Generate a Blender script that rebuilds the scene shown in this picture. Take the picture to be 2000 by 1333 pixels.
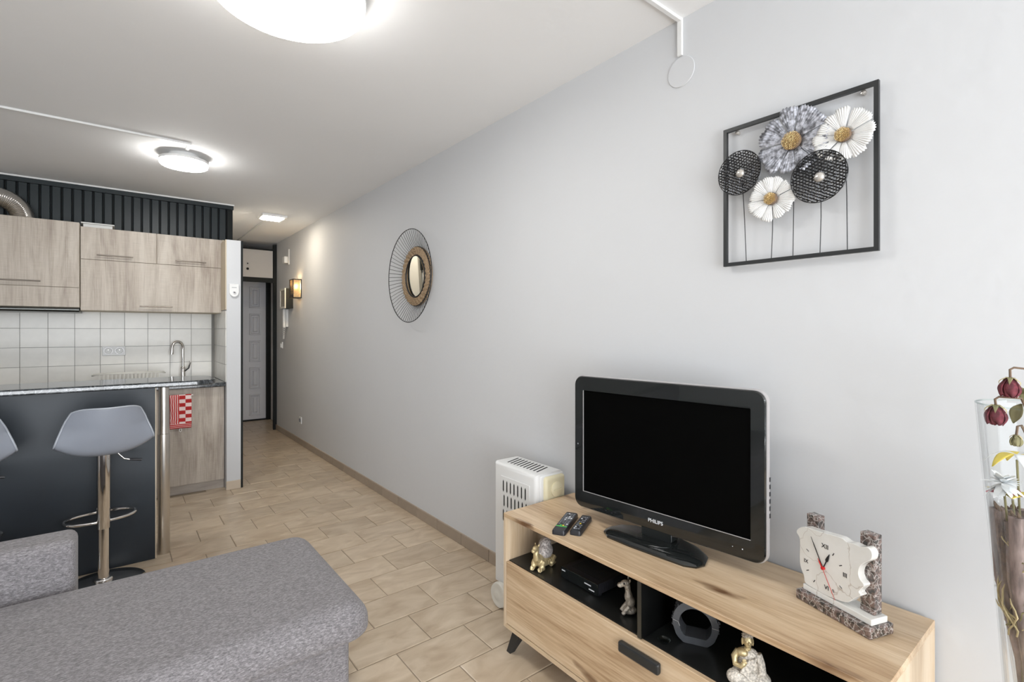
import bpy, bmesh, math, random
from mathutils import Vector, Matrix, noise
random.seed(7)
for o in list(bpy.data.objects): bpy.data.objects.remove(o)
C = bpy.context.scene.collection
scn = bpy.context.scene
PI = math.pi
R = math.radians

# ------------------------------------------------------------------ camera
cam_d = bpy.data.cameras.new('camera'); cam = bpy.data.objects.new('camera', cam_d); C.objects.link(cam)
cam.location = (0, 0, 1.33); cam.rotation_euler = (R(90), 0, R(-38.365))
cam_d.sensor_width = 36; cam_d.sensor_fit = 'HORIZONTAL'
cam_d.lens = 971.7 / 2000 * 36
cam_d.shift_y = -18.9 / 2000
cam_d.clip_start = 0.05; cam_d.clip_end = 100
scn.camera = cam

# ------------------------------------------------------------------ world, light, exposure
w = bpy.data.worlds.new('world'); scn.world = w; w.use_nodes = True
bg = w.node_tree.nodes['Background']; bg.inputs[0].default_value = (0.80, 0.90, 1.0, 1); bg.inputs[1].default_value = 2.0
scn.view_settings.view_transform = 'Standard'; scn.view_settings.look = 'None'
scn.view_settings.exposure = 0.13; scn.view_settings.gamma = 1.0
scn.view_settings.use_curve_mapping = False

def area(name, loc, rot, sx, sy, power, col):
    d = bpy.data.lights.new(name, 'AREA'); d.shape = 'RECTANGLE'; d.size = sx; d.size_y = sy
    d.energy = power; d.color = col
    o = bpy.data.objects.new(name, d); C.objects.link(o); o.location = loc; o.rotation_euler = rot
    return o
# daylight through the balcony window behind the camera
area('window_daylight', (-0.2, -3.22, 1.22), (R(90), 0, 0), 3.2, 2.15, 128, (0.93, 0.965, 1.0))
area('added_ceiling_fill', (-0.2, -3.18, 0.30), (R(140), 0, 0), 3.2, 0.4, 52, (0.97, 0.98, 1.0))  # added fill lamp, tilted up from the sill to brighten the ceiling

# ------------------------------------------------------------------ materials
def nt(name):
    m = bpy.data.materials.new(name); m.use_nodes = True
    return m, m.node_tree.nodes, m.node_tree.links, m.node_tree.nodes['Principled BSDF']
def simple(name, col, rough=0.5, metal=0.0, var=0.06, scale=8, bump=0.0, bscale=60, spec=0.5, trans=0.0, coat=0.0, ior=None, rnd=0.0, stretch=None, hard=False):
    m, N, L, P = nt(name)
    tc = N.new('ShaderNodeTexCoord'); mp = N.new('ShaderNodeMapping'); L.new(tc.outputs['Object'], mp.inputs[0])
    if stretch: mp.inputs['Scale'].default_value = stretch
    no = N.new('ShaderNodeTexNoise'); no.inputs['Scale'].default_value = scale; no.inputs['Detail'].default_value = 4
    L.new(mp.outputs[0], no.inputs['Vector'])
    mr = N.new('ShaderNodeMapRange'); mr.inputs[3].default_value = 1 - var; mr.inputs[4].default_value = 1 + var
    L.new(no.outputs[0], mr.inputs[0])
    if hard: mr.inputs[1].default_value = 0.38; mr.inputs[2].default_value = 0.62
    hv = N.new('ShaderNodeHueSaturation'); hv.inputs['Color'].default_value = (*col, 1)
    if rnd:
        oi = N.new('ShaderNodeObjectInfo'); m2 = N.new('ShaderNodeMapRange'); m2.inputs[3].default_value = -rnd; m2.inputs[4].default_value = rnd
        L.new(oi.outputs['Random'], m2.inputs[0]); ad = N.new('ShaderNodeMath'); ad.operation = 'ADD'
        L.new(mr.outputs[0], ad.inputs[0]); L.new(m2.outputs[0], ad.inputs[1]); L.new(ad.outputs[0], hv.inputs['Value'])
    else:
        L.new(mr.outputs[0], hv.inputs['Value'])
    L.new(hv.outputs[0], P.inputs['Base Color'])
    P.inputs['Roughness'].default_value = rough; P.inputs['Metallic'].default_value = metal
    P.inputs['Specular IOR Level'].default_value = spec
    if trans: P.inputs['Transmission Weight'].default_value = trans
    if coat: P.inputs['Coat Weight'].default_value = coat
    if ior: P.inputs['IOR'].default_value = ior
    if bump:
        n2 = N.new('ShaderNodeTexNoise'); n2.inputs['Scale'].default_value = bscale; n2.inputs['Detail'].default_value = 3
        L.new(mp.outputs[0], n2.inputs['Vector'])
        b = N.new('ShaderNodeBump'); b.inputs['Strength'].default_value = bump; b.inputs['Distance'].default_value = 0.004
        L.new(n2.outputs[0], b.inputs['Height']); L.new(b.outputs[0], P.inputs['Normal'])
    return m
def emit(name, col, s):
    m, N, L, P = nt(name)
    P.inputs['Base Color'].default_value = (0.9, 0.9, 0.9, 1)
    P.inputs['Emission Color'].default_value = (*col, 1); P.inputs['Emission Strength'].default_value = s
    return m
def ramp(N, pts):
    r = N.new('ShaderNodeValToRGB'); e = r.color_ramp.elements
    while len(e) < len(pts): e.new(0.5)
    for i, (p, c) in enumerate(pts): e[i].position = p; e[i].color = (*c, 1)
    return r
def wood(name, dark, mid, light, grain, rough=0.45, scale=1.0, knots=True, saw=False, wave=9.0):
    """grain: axis index along which the grain runs"""
    m, N, L, P = nt(name)
    tc = N.new('ShaderNodeTexCoord'); mp = N.new('ShaderNodeMapping'); L.new(tc.outputs['Object'], mp.inputs[0])
    sc = [9.0 * scale] * 3; sc[grain] = 0.9 * scale; mp.inputs['Scale'].default_value = sc
    n1 = N.new('ShaderNodeTexNoise'); n1.inputs['Scale'].default_value = 1.3; n1.inputs['Detail'].default_value = 8; n1.inputs['Roughness'].default_value = 0.62
    n1.inputs['Distortion'].default_value = 0.8
    L.new(mp.outputs[0], n1.inputs['Vector'])
    m3 = N.new('ShaderNodeMapping'); s3 = [75.0] * 3; s3[grain] = 3.0; m3.inputs['Scale'].default_value = s3; L.new(tc.outputs['Object'], m3.inputs[0])
    n3 = N.new('ShaderNodeTexNoise'); n3.inputs['Scale'].default_value = 2.0; n3.inputs['Detail'].default_value = 3; L.new(m3.outputs[0], n3.inputs['Vector'])
    mix = N.new('ShaderNodeMath'); mix.operation = 'MULTIPLY_ADD'; L.new(n3.outputs[0], mix.inputs[0]); mix.inputs[1].default_value = 0.34; L.new(n1.outputs[0], mix.inputs[2])
    sub = N.new('ShaderNodeMath'); sub.operation = 'SUBTRACT'; L.new(mix.outputs[0], sub.inputs[0]); sub.inputs[1].default_value = 0.17
    cr = ramp(N, [(0.33, dark), (0.5, mid), (0.66, light)]); L.new(sub.outputs[0], cr.inputs[0])
    last = cr.outputs[0]
    if knots:
        m4 = N.new('ShaderNodeMapping'); s4 = [8.0] * 3; s4[grain] = 2.9; m4.inputs['Scale'].default_value = s4; L.new(tc.outputs['Object'], m4.inputs[0])
        nz = N.new('ShaderNodeTexNoise'); nz.inputs['Scale'].default_value = 2.5; L.new(m4.outputs[0], nz.inputs['Vector'])
        ml = N.new('ShaderNodeVectorMath'); ml.operation = 'MULTIPLY_ADD'; L.new(nz.outputs['Color'], ml.inputs[0]); ml.inputs[1].default_value = (0.5, 0.5, 0.5); L.new(m4.outputs[0], ml.inputs[2])
        v = N.new('ShaderNodeTexVoronoi'); v.inputs['Scale'].default_value = 1.0; L.new(ml.outputs[0], v.inputs['Vector'])
        kr = N.new('ShaderNodeMapRange'); kr.inputs[1].default_value = 0.06; kr.inputs[2].default_value = 0.20; kr.inputs[3].default_value = 1; kr.inputs[4].default_value = 0
        L.new(v.outputs['Distance'], kr.inputs[0])
        mx = N.new('ShaderNodeMix'); mx.data_type = 'RGBA'; L.new(kr.outputs[0], mx.inputs[0]); L.new(last, mx.inputs[6]); mx.inputs[7].default_value = (dark[0] * .42, dark[1] * .33, dark[2] * .27, 1)
        last = mx.outputs[2]
    L.new(last, P.inputs['Base Color']); P.inputs['Roughness'].default_value = rough
    b = N.new('ShaderNodeBump'); b.inputs['Strength'].default_value = 0.12; b.inputs['Distance'].default_value = 0.002
    L.new(n3.outputs[0], b.inputs['Height']); L.new(b.outputs[0], P.inputs['Normal'])
    if saw:
        m5 = N.new('ShaderNodeMapping'); s5 = [12.0] * 3; s5[grain] = 260.0; m5.inputs['Scale'].default_value = s5; L.new(tc.outputs['Object'], m5.inputs[0])
        n5 = N.new('ShaderNodeTexNoise'); n5.inputs['Scale'].default_value = 1.0; L.new(m5.outputs[0], n5.inputs['Vector'])
        h = N.new('ShaderNodeHueSaturation'); L.new(last, h.inputs['Color']); mr = N.new('ShaderNodeMapRange'); mr.inputs[3].default_value = 0.87; mr.inputs[4].default_value = 1.13
        L.new(n5.outputs[0], mr.inputs[0]); L.new(mr.outputs[0], h.inputs['Value']); L.new(h.outputs[0], P.inputs['Base Color'])
    return m
def veined(name, base, vein, scale, rough, width=0.06, base2=None, spec=0.5, coat=0):
    m, N, L, P = nt(name)
    tc = N.new('ShaderNodeTexCoord')
    nz = N.new('ShaderNodeTexNoise'); nz.inputs['Scale'].default_value = scale * 0.7; nz.inputs['Detail'].default_value = 5; L.new(tc.outputs['Object'], nz.inputs['Vector'])
    ml = N.new('ShaderNodeVectorMath'); ml.operation = 'MULTIPLY_ADD'; L.new(nz.outputs['Color'], ml.inputs[0]); ml.inputs[1].default_value = (1.4 / scale * 1.5,) * 3; L.new(tc.outputs['Object'], ml.inputs[2])
    v = N.new('ShaderNodeTexVoronoi'); v.feature = 'DISTANCE_TO_EDGE'; v.inputs['Scale'].default_value = scale; L.new(ml.outputs[0], v.inputs['Vector'])
    mr = N.new('ShaderNodeMapRange'); mr.inputs[1].default_value = 0; mr.inputs[2].default_value = width; mr.inputs[3].default_value = 1; mr.inputs[4].default_value = 0; L.new(v.outputs['Distance'], mr.inputs[0])
    n2 = N.new('ShaderNodeTexNoise'); n2.inputs['Scale'].default_value = scale * 1.2; n2.inputs['Detail'].default_value = 5; L.new(tc.outputs['Object'], n2.inputs['Vector'])
    cr = ramp(N, [(0.4, base), (0.62, base2 or base)]); L.new(n2.outputs[0], cr.inputs[0])
    mx = N.new('ShaderNodeMix'); mx.data_type = 'RGBA'; L.new(mr.outputs[0], mx.inputs[0]); L.new(cr.outputs[0], mx.inputs[6]); mx.inputs[7].default_value = (*vein, 1)
    L.new(mx.outputs[2], P.inputs['Base Color']); P.inputs['Roughness'].default_value = rough; P.inputs['Specular IOR Level'].default_value = spec
    P.inputs['Coat Weight'].default_value = coat
    return m
def floor_mat():
    m, N, L, P = nt('beige_floor_tile')
    tc = N.new('ShaderNodeTexCoord'); oi = N.new('ShaderNodeObjectInfo')
    ml = N.new('ShaderNodeVectorMath'); ml.operation = 'MULTIPLY_ADD'; L.new(oi.outputs['Location'], ml.inputs[0]); ml.inputs[1].default_value = (3.7, 5.3, 0); L.new(tc.outputs['Object'], ml.inputs[2])
    mp = N.new('ShaderNodeMapping'); mp.inputs['Scale'].default_value = (5, 11, 5); mp.inputs['Rotation'].default_value = (0, 0, R(14)); L.new(ml.outputs[0], mp.inputs[0])
    n = N.new('ShaderNodeTexNoise'); n.inputs['Scale'].default_value = 1.0; n.inputs['Detail'].default_value = 5; n.inputs['Distortion'].default_value = 1.2; L.new(mp.outputs[0], n.inputs['Vector'])
    cr = ramp(N, [(0.28, (0.40, 0.305, 0.21)), (0.5, (0.50, 0.40, 0.29)), (0.72, (0.60, 0.495, 0.375))]); L.new(n.outputs[0], cr.inputs[0])
    h = N.new('ShaderNodeHueSaturation'); L.new(cr.outputs[0], h.inputs['Color']); mr = N.new('ShaderNodeMapRange'); mr.inputs[3].default_value = 0.93; mr.inputs[4].default_value = 1.07
    L.new(oi.outputs['Random'], mr.inputs[0]); L.new(mr.outputs[0], h.inputs['Value']); L.new(h.outputs[0], P.inputs['Base Color'])
    P.inputs['Roughness'].default_value = 0.3
    n3 = N.new('ShaderNodeTexNoise'); n3.inputs['Scale'].default_value = 14; L.new(ml.outputs[0], n3.inputs['Vector'])
    b = N.new('ShaderNodeBump'); b.inputs['Strength'].default_value = 0.2; b.inputs['Distance'].default_value = 0.004; L.new(n3.outputs[0], b.inputs['Height']); L.new(b.outputs[0], P.inputs['Normal'])
    return m
def fabric_mat():
    m, N, L, P = nt('grey_heather_fabric')
    tc = N.new('ShaderNodeTexCoord'); mp = N.new('ShaderNodeMapping'); mp.inputs['Scale'].default_value = (115, 300, 300); mp.inputs['Rotation'].default_value = (0, 0, R(8)); L.new(tc.outputs['Object'], mp.inputs[0])
    n = N.new('ShaderNodeTexNoise'); n.inputs['Scale'].default_value = 0.8; n.inputs['Detail'].default_value = 5; n.inputs['Roughness'].default_value = 0.8; L.new(mp.outputs[0], n.inputs['Vector'])
    cr = ramp(N, [(0.32, (0.09, 0.083, 0.088)), (0.5, (0.205, 0.193, 0.20)), (0.68, (0.37, 0.352, 0.36))]); L.new(n.outputs[0], cr.inputs[0])
    L.new(cr.outputs[0], P.inputs['Base Color']); P.inputs['Roughness'].default_value = 0.95; P.inputs['Specular IOR Level'].default_value = 0.15
    P.inputs['Sheen Weight'].default_value = 0.15
    b = N.new('ShaderNodeBump'); b.inputs['Strength'].default_value = 0.5; b.inputs['Distance'].default_value = 0.002; L.new(n.outputs[0], b.inputs['Height']); L.new(b.outputs[0], P.inputs['Normal'])
    return m
def towel_mat():
    """flat print: red/white checks on the front half, wavy stripes beside them (object x 0..0.145, z -0.27..0)"""
    m, N, L, P = nt('red_white_towel_print')
    tc = N.new('ShaderNodeTexCoord'); sx = N.new('ShaderNodeSeparateXYZ'); L.new(tc.outputs['Object'], sx.inputs[0])
    ck = N.new('ShaderNodeTexChecker'); mp = N.new('ShaderNodeMapping'); mp.inputs['Scale'].default_value = (1 / .042, 0, 1 / .030); mp.inputs['Location'].default_value = (-0.062 / .042, 0.5, 0.1)
    L.new(tc.outputs['Object'], mp.inputs[0]); L.new(mp.outputs[0], ck.inputs['Vector']); ck.inputs['Scale'].default_value = 1.0
    ck.inputs['Color1'].default_value = (0.42, 0.02, 0.02, 1); ck.inputs['Color2'].default_value = (0.80, 0.62, 0.60, 1)
    wv = N.new('ShaderNodeTexWave'); wv.inputs['Scale'].default_value = 22; wv.inputs['Distortion'].default_value = 2.5; wv.inputs['Detail'].default_value = 1; L.new(tc.outputs['Object'], wv.inputs['Vector'])
    cr = ramp(N, [(0.60, (0.46, 0.03, 0.03)), (0.72, (0.80, 0.60, 0.58))]); L.new(wv.outputs[0], cr.inputs[0])
    g = N.new('ShaderNodeMath'); g.operation = 'GREATER_THAN'; L.new(sx.outputs[0], g.inputs[0]); g.inputs[1].default_value = 0.062
    g2 = N.new('ShaderNodeMath'); g2.operation = 'GREATER_THAN'; L.new(sx.outputs[2], g2.inputs[0]); g2.inputs[1].default_value = -0.228
    g3 = N.new('ShaderNodeMath'); g3.operation = 'MULTIPLY'; L.new(g.outputs[0], g3.inputs[0]); L.new(g2.outputs[0], g3.inputs[1])
    w2 = N.new('ShaderNodeTexWave'); w2.bands_direction = 'Z'; w2.inputs['Scale'].default_value = 24; L.new(tc.outputs['Object'], w2.inputs['Vector'])
    c2 = ramp(N, [(0.78, (0.46, 0.03, 0.03)), (0.9, (0.80, 0.60, 0.58))]); L.new(w2.outputs[0], c2.inputs[0])
    m0 = N.new('ShaderNodeMix'); m0.data_type = 'RGBA'; L.new(g2.outputs[0], m0.inputs[0]); L.new(c2.outputs[0], m0.inputs[6]); L.new(cr.outputs[0], m0.inputs[7])
    mx = N.new('ShaderNodeMix'); mx.data_type = 'RGBA'; L.new(g3.outputs[0], mx.inputs[0]); L.new(m0.outputs[2], mx.inputs[6]); L.new(ck.outputs[0], mx.inputs[7])
    L.new(mx.outputs[2], P.inputs['Base Color']); P.inputs['Roughness'].default_value = 0.95
    return m
def cellophane_mat():
    m, N, L, P = nt('clear_cellophane')
    tr = N.new('ShaderNodeBsdfTransparent'); gl = N.new('ShaderNodeBsdfGlossy'); gl.inputs['Roughness'].default_value = 0.18
    fr = N.new('ShaderNodeLayerWeight'); fr.inputs[0].default_value = 0.35
    mr = N.new('ShaderNodeMapRange'); mr.inputs[3].default_value = 0.05; mr.inputs[4].default_value = 0.40; L.new(fr.outputs['Facing'], mr.inputs[0])
    mx = N.new('ShaderNodeMixShader'); L.new(mr.outputs[0], mx.inputs[0]); L.new(tr.outputs[0], mx.inputs[1]); L.new(gl.outputs[0], mx.inputs[2])
    L.new(mx.outputs[0], N['Material Output'].inputs[0])
    tc = N.new('ShaderNodeTexCoord'); n = N.new('ShaderNodeTexNoise'); n.inputs['Scale'].default_value = 45; L.new(tc.outputs['Object'], n.inputs['Vector'])
    b = N.new('ShaderNodeBump'); b.inputs['Strength'].default_value = 0.8; b.inputs['Distance'].default_value = 0.01; L.new(n.outputs[0], b.inputs['Height']); L.new(b.outputs[0], gl.inputs['Normal'])
    return m
def thin_glass(name, tint=(0.94, 0.98, 0.97)):
    m, N, L, P = nt(name)
    tr = N.new('ShaderNodeBsdfTransparent'); tr.inputs[0].default_value = (*tint, 1)
    gl = N.new('ShaderNodeBsdfGlossy'); gl.inputs['Roughness'].default_value = 0.03
    fr = N.new('ShaderNodeLayerWeight'); fr.inputs[0].default_value = 0.12
    mr = N.new('ShaderNodeMapRange'); mr.inputs[3].default_value = 0.015; mr.inputs[4].default_value = 0.45; L.new(fr.outputs['Fresnel'], mr.inputs[0])
    mx = N.new('ShaderNodeMixShader'); L.new(mr.outputs[0], mx.inputs[0]); L.new(tr.outputs[0], mx.inputs[1]); L.new(gl.outputs[0], mx.inputs[2])
    L.new(mx.outputs[0], N['Material Output'].inputs[0])
    return m
def foil_mat():
    m = simple('aluminium_foil_duct', (0.72, 0.69, 0.66), 0.28, 1.0, 0.1, 30)
    return m

M = {}
M['wall'] = simple('white_wall_paint', (0.62, 0.628, 0.642), 0.62, var=0.018, scale=2.2, bump=0.35, bscale=16, spec=0.25)
M['wallw'] = simple('warm_wall_paint', (0.78, 0.77, 0.76), 0.6, var=0.02, scale=2)
M['ceil'] = simple('ceiling_paint', (0.86, 0.86, 0.86), 0.8, var=0.03, scale=1.5, bump=0.2, bscale=25, spec=0.2)
M['grout'] = simple('grey_brown_grout', (0.27, 0.215, 0.155), 0.8, var=0.1, scale=20)
M['floor'] = floor_mat()
M['skirt'] = simple('brown_skirting_tile', (0.34, 0.275, 0.215), 0.35, var=0.12, scale=14, rnd=0.06)
M['skirt2'] = simple('beige_skirting_tile', (0.56, 0.47, 0.37), 0.35, var=0.08, scale=14)
M['skgrout'] = simple('light_grout', (0.55, 0.47, 0.37), 0.8)
M['btile'] = simple('pale_wall_tile', (0.80, 0.775, 0.72), 0.28, var=0.12, scale=9, bump=0.25, bscale=22, rnd=0.05)
M['btgrout'] = simple('wall_tile_grout', (0.27, 0.26, 0.24), 0.8)
M['plank'] = simple('dark_slate_plank_paint', (0.016, 0.023, 0.026), 0.38, var=0.15, scale=10, spec=0.35)
M['dark'] = simple('black_recess', (0.006, 0.008, 0.008), 0.7)
M['frameblk'] = simple('black_green_gloss_paint', (0.008, 0.010, 0.010), 0.6, spec=0.25)
M['oakgrey'] = wood('grey_sawn_oak_laminate', (0.31, 0.258, 0.212), (0.44, 0.382, 0.322), (0.53, 0.475, 0.41), 2, 0.5, 0.9, knots=False, saw=True)
M['oakkick'] = wood('grey_oak_plinth', (0.36, 0.31, 0.27), (0.47, 0.42, 0.37), (0.55, 0.50, 0.45), 0, 0.5, 1.0, knots=False)
M['oakcase'] = simple('beige_carcass_edge', (0.60, 0.51, 0.38), 0.5)
M['oak'] = wood('warm_knotty_oak', (0.38, 0.245, 0.135), (0.575, 0.415, 0.26), (0.70, 0.545, 0.375), 1, 0.42, 0.8)
M['oakv'] = wood('warm_oak_vertical_grain', (0.48, 0.34, 0.21), (0.60, 0.46, 0.31), (0.68, 0.55, 0.40), 2, 0.42, 0.8, knots=False)
M['oakedge'] = simple('light_oak_edge_band', (0.62, 0.47, 0.31), 0.45, var=0.12, scale=20)
M['blackshelf'] = simple('black_satin_board', (0.012, 0.013, 0.013), 0.28, var=0.1)
M['blackmetal'] = simple('black_powder_coat', (0.018, 0.02, 0.021), 0.4)
M['granite'] = veined('black_marbled_worktop', (0.010, 0.013, 0.015), (0.12, 0.13, 0.14), 26, 0.07, 0.10, (0.06, 0.066, 0.072))
M['chrome'] = simple('chrome', (0.78, 0.76, 0.74), 0.09, 1.0, 0.0)
M['steel'] = simple('brushed_steel', (0.64, 0.61, 0.57), 0.3, 1.0, 0.08, 40, stretch=(1, 1, 0.05))
M['gunmetal'] = simple('dark_brushed_metal', (0.13, 0.135, 0.13), 0.3, 1.0)
M['handle'] = simple('bronze_bar_handle', (0.22, 0.19, 0.16), 0.3, 0.9)
M['barpanel'] = simple('anthracite_bar_panel', (0.015, 0.022, 0.031), 0.45, var=0.3, scale=3.5)
M['stoolgrey'] = simple('cool_grey_moulded_plastic', (0.255, 0.275, 0.32), 0.42, var=0.03)
M['stoolrim'] = simple('seat_edge_painted_highlight', (0.36, 0.385, 0.43), 0.35, var=0.02)  # rim highlight put into the colour: paler than the seat shell
M['fabric'] = fabric_mat()
M['tvblack'] = simple('piano_black_plastic', (0.008, 0.010, 0.010), 0.06, var=0.0, coat=0.6)
M['screen'] = simple('matt_black_screen', (0.0015, 0.0015, 0.0015), 0.5, var=0.0, spec=0.03)
M['silver'] = simple('silver_plastic', (0.52, 0.50, 0.50), 0.3, 0.3)
M['tvtext'] = simple('light_grey_print', (0.75, 0.76, 0.78), 0.4)
M['plblack'] = simple('black_plastic', (0.02, 0.02, 0.024), 0.38)
M['button'] = simple('grey_rubber_button', (0.22, 0.23, 0.25), 0.5)
M['green'] = simple('green_button', (0.10, 0.55, 0.12), 0.4)
M['red'] = simple('red_paint', (0.62, 0.02, 0.02), 0.4)
M['yellow'] = simple('yellow_button', (0.8, 0.6, 0.05), 0.4)
M['white'] = simple('white_plastic', (0.78, 0.78, 0.77), 0.35)
M['whiteg'] = simple('white_gloss_metal', (0.74, 0.74, 0.73), 0.3, var=0.02)
M['cream'] = simple('cream_plastic', (0.72, 0.66, 0.46), 0.4)
M['creamw'] = simple('off_white_plastic', (0.70, 0.68, 0.62), 0.45)
M['gold'] = simple('antique_gold', (0.60, 0.49, 0.28), 0.42, 0.6, 0.2, 60, bump=0.5, bscale=90)
M['silvgold'] = simple('worn_silver_gold', (0.52, 0.47, 0.40), 0.36, 0.5, 0.3, 70, bump=0.9, bscale=160)
M['ornate'] = simple('ornate_silver_relief', (0.48, 0.44, 0.42), 0.5, 0.3, 0.35, 190, bump=1.0, bscale=180, hard=True)
M['stonew'] = simple('whitewashed_relief', (0.64, 0.59, 0.52), 0.6, 0.1, 0.3, 170, bump=1.0, bscale=180, hard=True)
M['agate'] = simple('grey_agate', (0.075, 0.08, 0.088), 0.35, var=0.3, scale=30)
M['agaterough'] = simple('rough_geode_rind', (0.10, 0.10, 0.105), 0.7, var=0.7, scale=160, bump=1.0, bscale=200)
M['onyx'] = veined('white_onyx', (0.80, 0.79, 0.76), (0.52, 0.47, 0.42), 7, 0.16, 0.012, (0.72, 0.71, 0.67), coat=0.4)
M['marbled'] = veined('dark_veined_marble', (0.05, 0.045, 0.04), (0.50, 0.46, 0.43), 60, 0.14, 0.07, (0.22, 0.15, 0.13), coat=0.4)
M['ink'] = simple('black_ink', (0.012, 0.012, 0.015), 0.5)
M['door'] = simple('grey_white_door_paint', (0.70, 0.70, 0.73), 0.4, var=0.03)
M['cupb'] = simple('cupboard_cream_paint', (0.55, 0.53, 0.51), 0.5, var=0.03)
M['rattan'] = simple('woven_rattan', (0.34, 0.24, 0.145), 0.65, var=0.6, scale=70, bump=1.0, bscale=110)
M['mirror'] = simple('mirror_silvering', (0.86, 0.87, 0.82), 0.02, 1.0, 0.0)
M['wire'] = simple('black_wire', (0.025, 0.025, 0.027), 0.4, 0.5)
M['petalgrey'] = simple('brushed_grey_tin', (0.34, 0.35, 0.39), 0.45, 0.35, 0.62, 75, bump=0.6, bscale=120, hard=True)
M['petalwhite'] = simple('whitewashed_tin', (0.76, 0.76, 0.75), 0.45, 0.1, 0.12, 60)
M['goldc'] = simple('gold_filigree', (0.58, 0.42, 0.19), 0.35, 0.8, 0.3, 120)
M['discblk'] = simple('black_tin_net', (0.05, 0.05, 0.052), 0.32, 0.7, 0.3, 90)
M['pearl'] = simple('pearly_boss', (0.62, 0.59, 0.55), 0.22, 0.6, 0.05)
M['led'] = emit('lit_diffuser', (1.0, 0.985, 0.95), 22.0)
M['led2'] = emit('lit_diffuser_kitchen', (1.0, 0.985, 0.95), 52.0)
M['ledwarm'] = emit('lit_warm_diffuser', (1.0, 0.88, 0.70), 62.0)
M['bulb'] = emit('lit_bulb', (1.0, 0.74, 0.42), 160.0)
M['amber'] = simple('amber_mottled_glass', (0.78, 0.60, 0.34), 0.4, var=0.5, scale=60, trans=0.5)
M['towel'] = towel_mat()
M['foil'] = foil_mat()
M['rosered'] = simple('dried_rose_petal', (0.13, 0.022, 0.032), 0.85, var=0.4, scale=90, hard=True, bump=0.6, bscale=70)
M['roseleaf'] = simple('dried_olive_leaf', (0.22, 0.20, 0.10), 0.8, var=0.35, scale=40)
M['stem'] = simple('brown_dry_stem', (0.18, 0.12, 0.08), 0.8, var=0.3, scale=40)
M['husk'] = simple('mauve_brown_husk', (0.26, 0.20, 0.185), 0.8, var=0.4, scale=60, stretch=(1, 1, .25), hard=True, bump=0.8, bscale=60)
M['straw'] = simple('straw_grass', (0.52, 0.43, 0.24), 0.75, var=0.3, scale=50)
M['petalyellow'] = simple('yellow_petal', (0.80, 0.64, 0.12), 0.6, var=0.2, scale=50)
M['petalpink'] = simple('faded_pink_petal', (0.55, 0.12, 0.16), 0.6, var=0.4, scale=50)
M['feather'] = simple('white_feathery_petal', (0.82, 0.84, 0.85), 0.8, var=0.06, scale=30)
M['cello'] = cellophane_mat()
M['glass'] = thin_glass('clear_vase_glass', (0.992, 0.996, 0.995))
M['glassdish'] = thin_glass('clear_dish_glass')
M['paper'] = simple('grey_white_card', (0.62, 0.62, 0.60), 0.6)
M['picture'] = simple('faded_sepia_print', (0.30, 0.28, 0.24), 0.5, var=0.5, scale=18)

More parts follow.
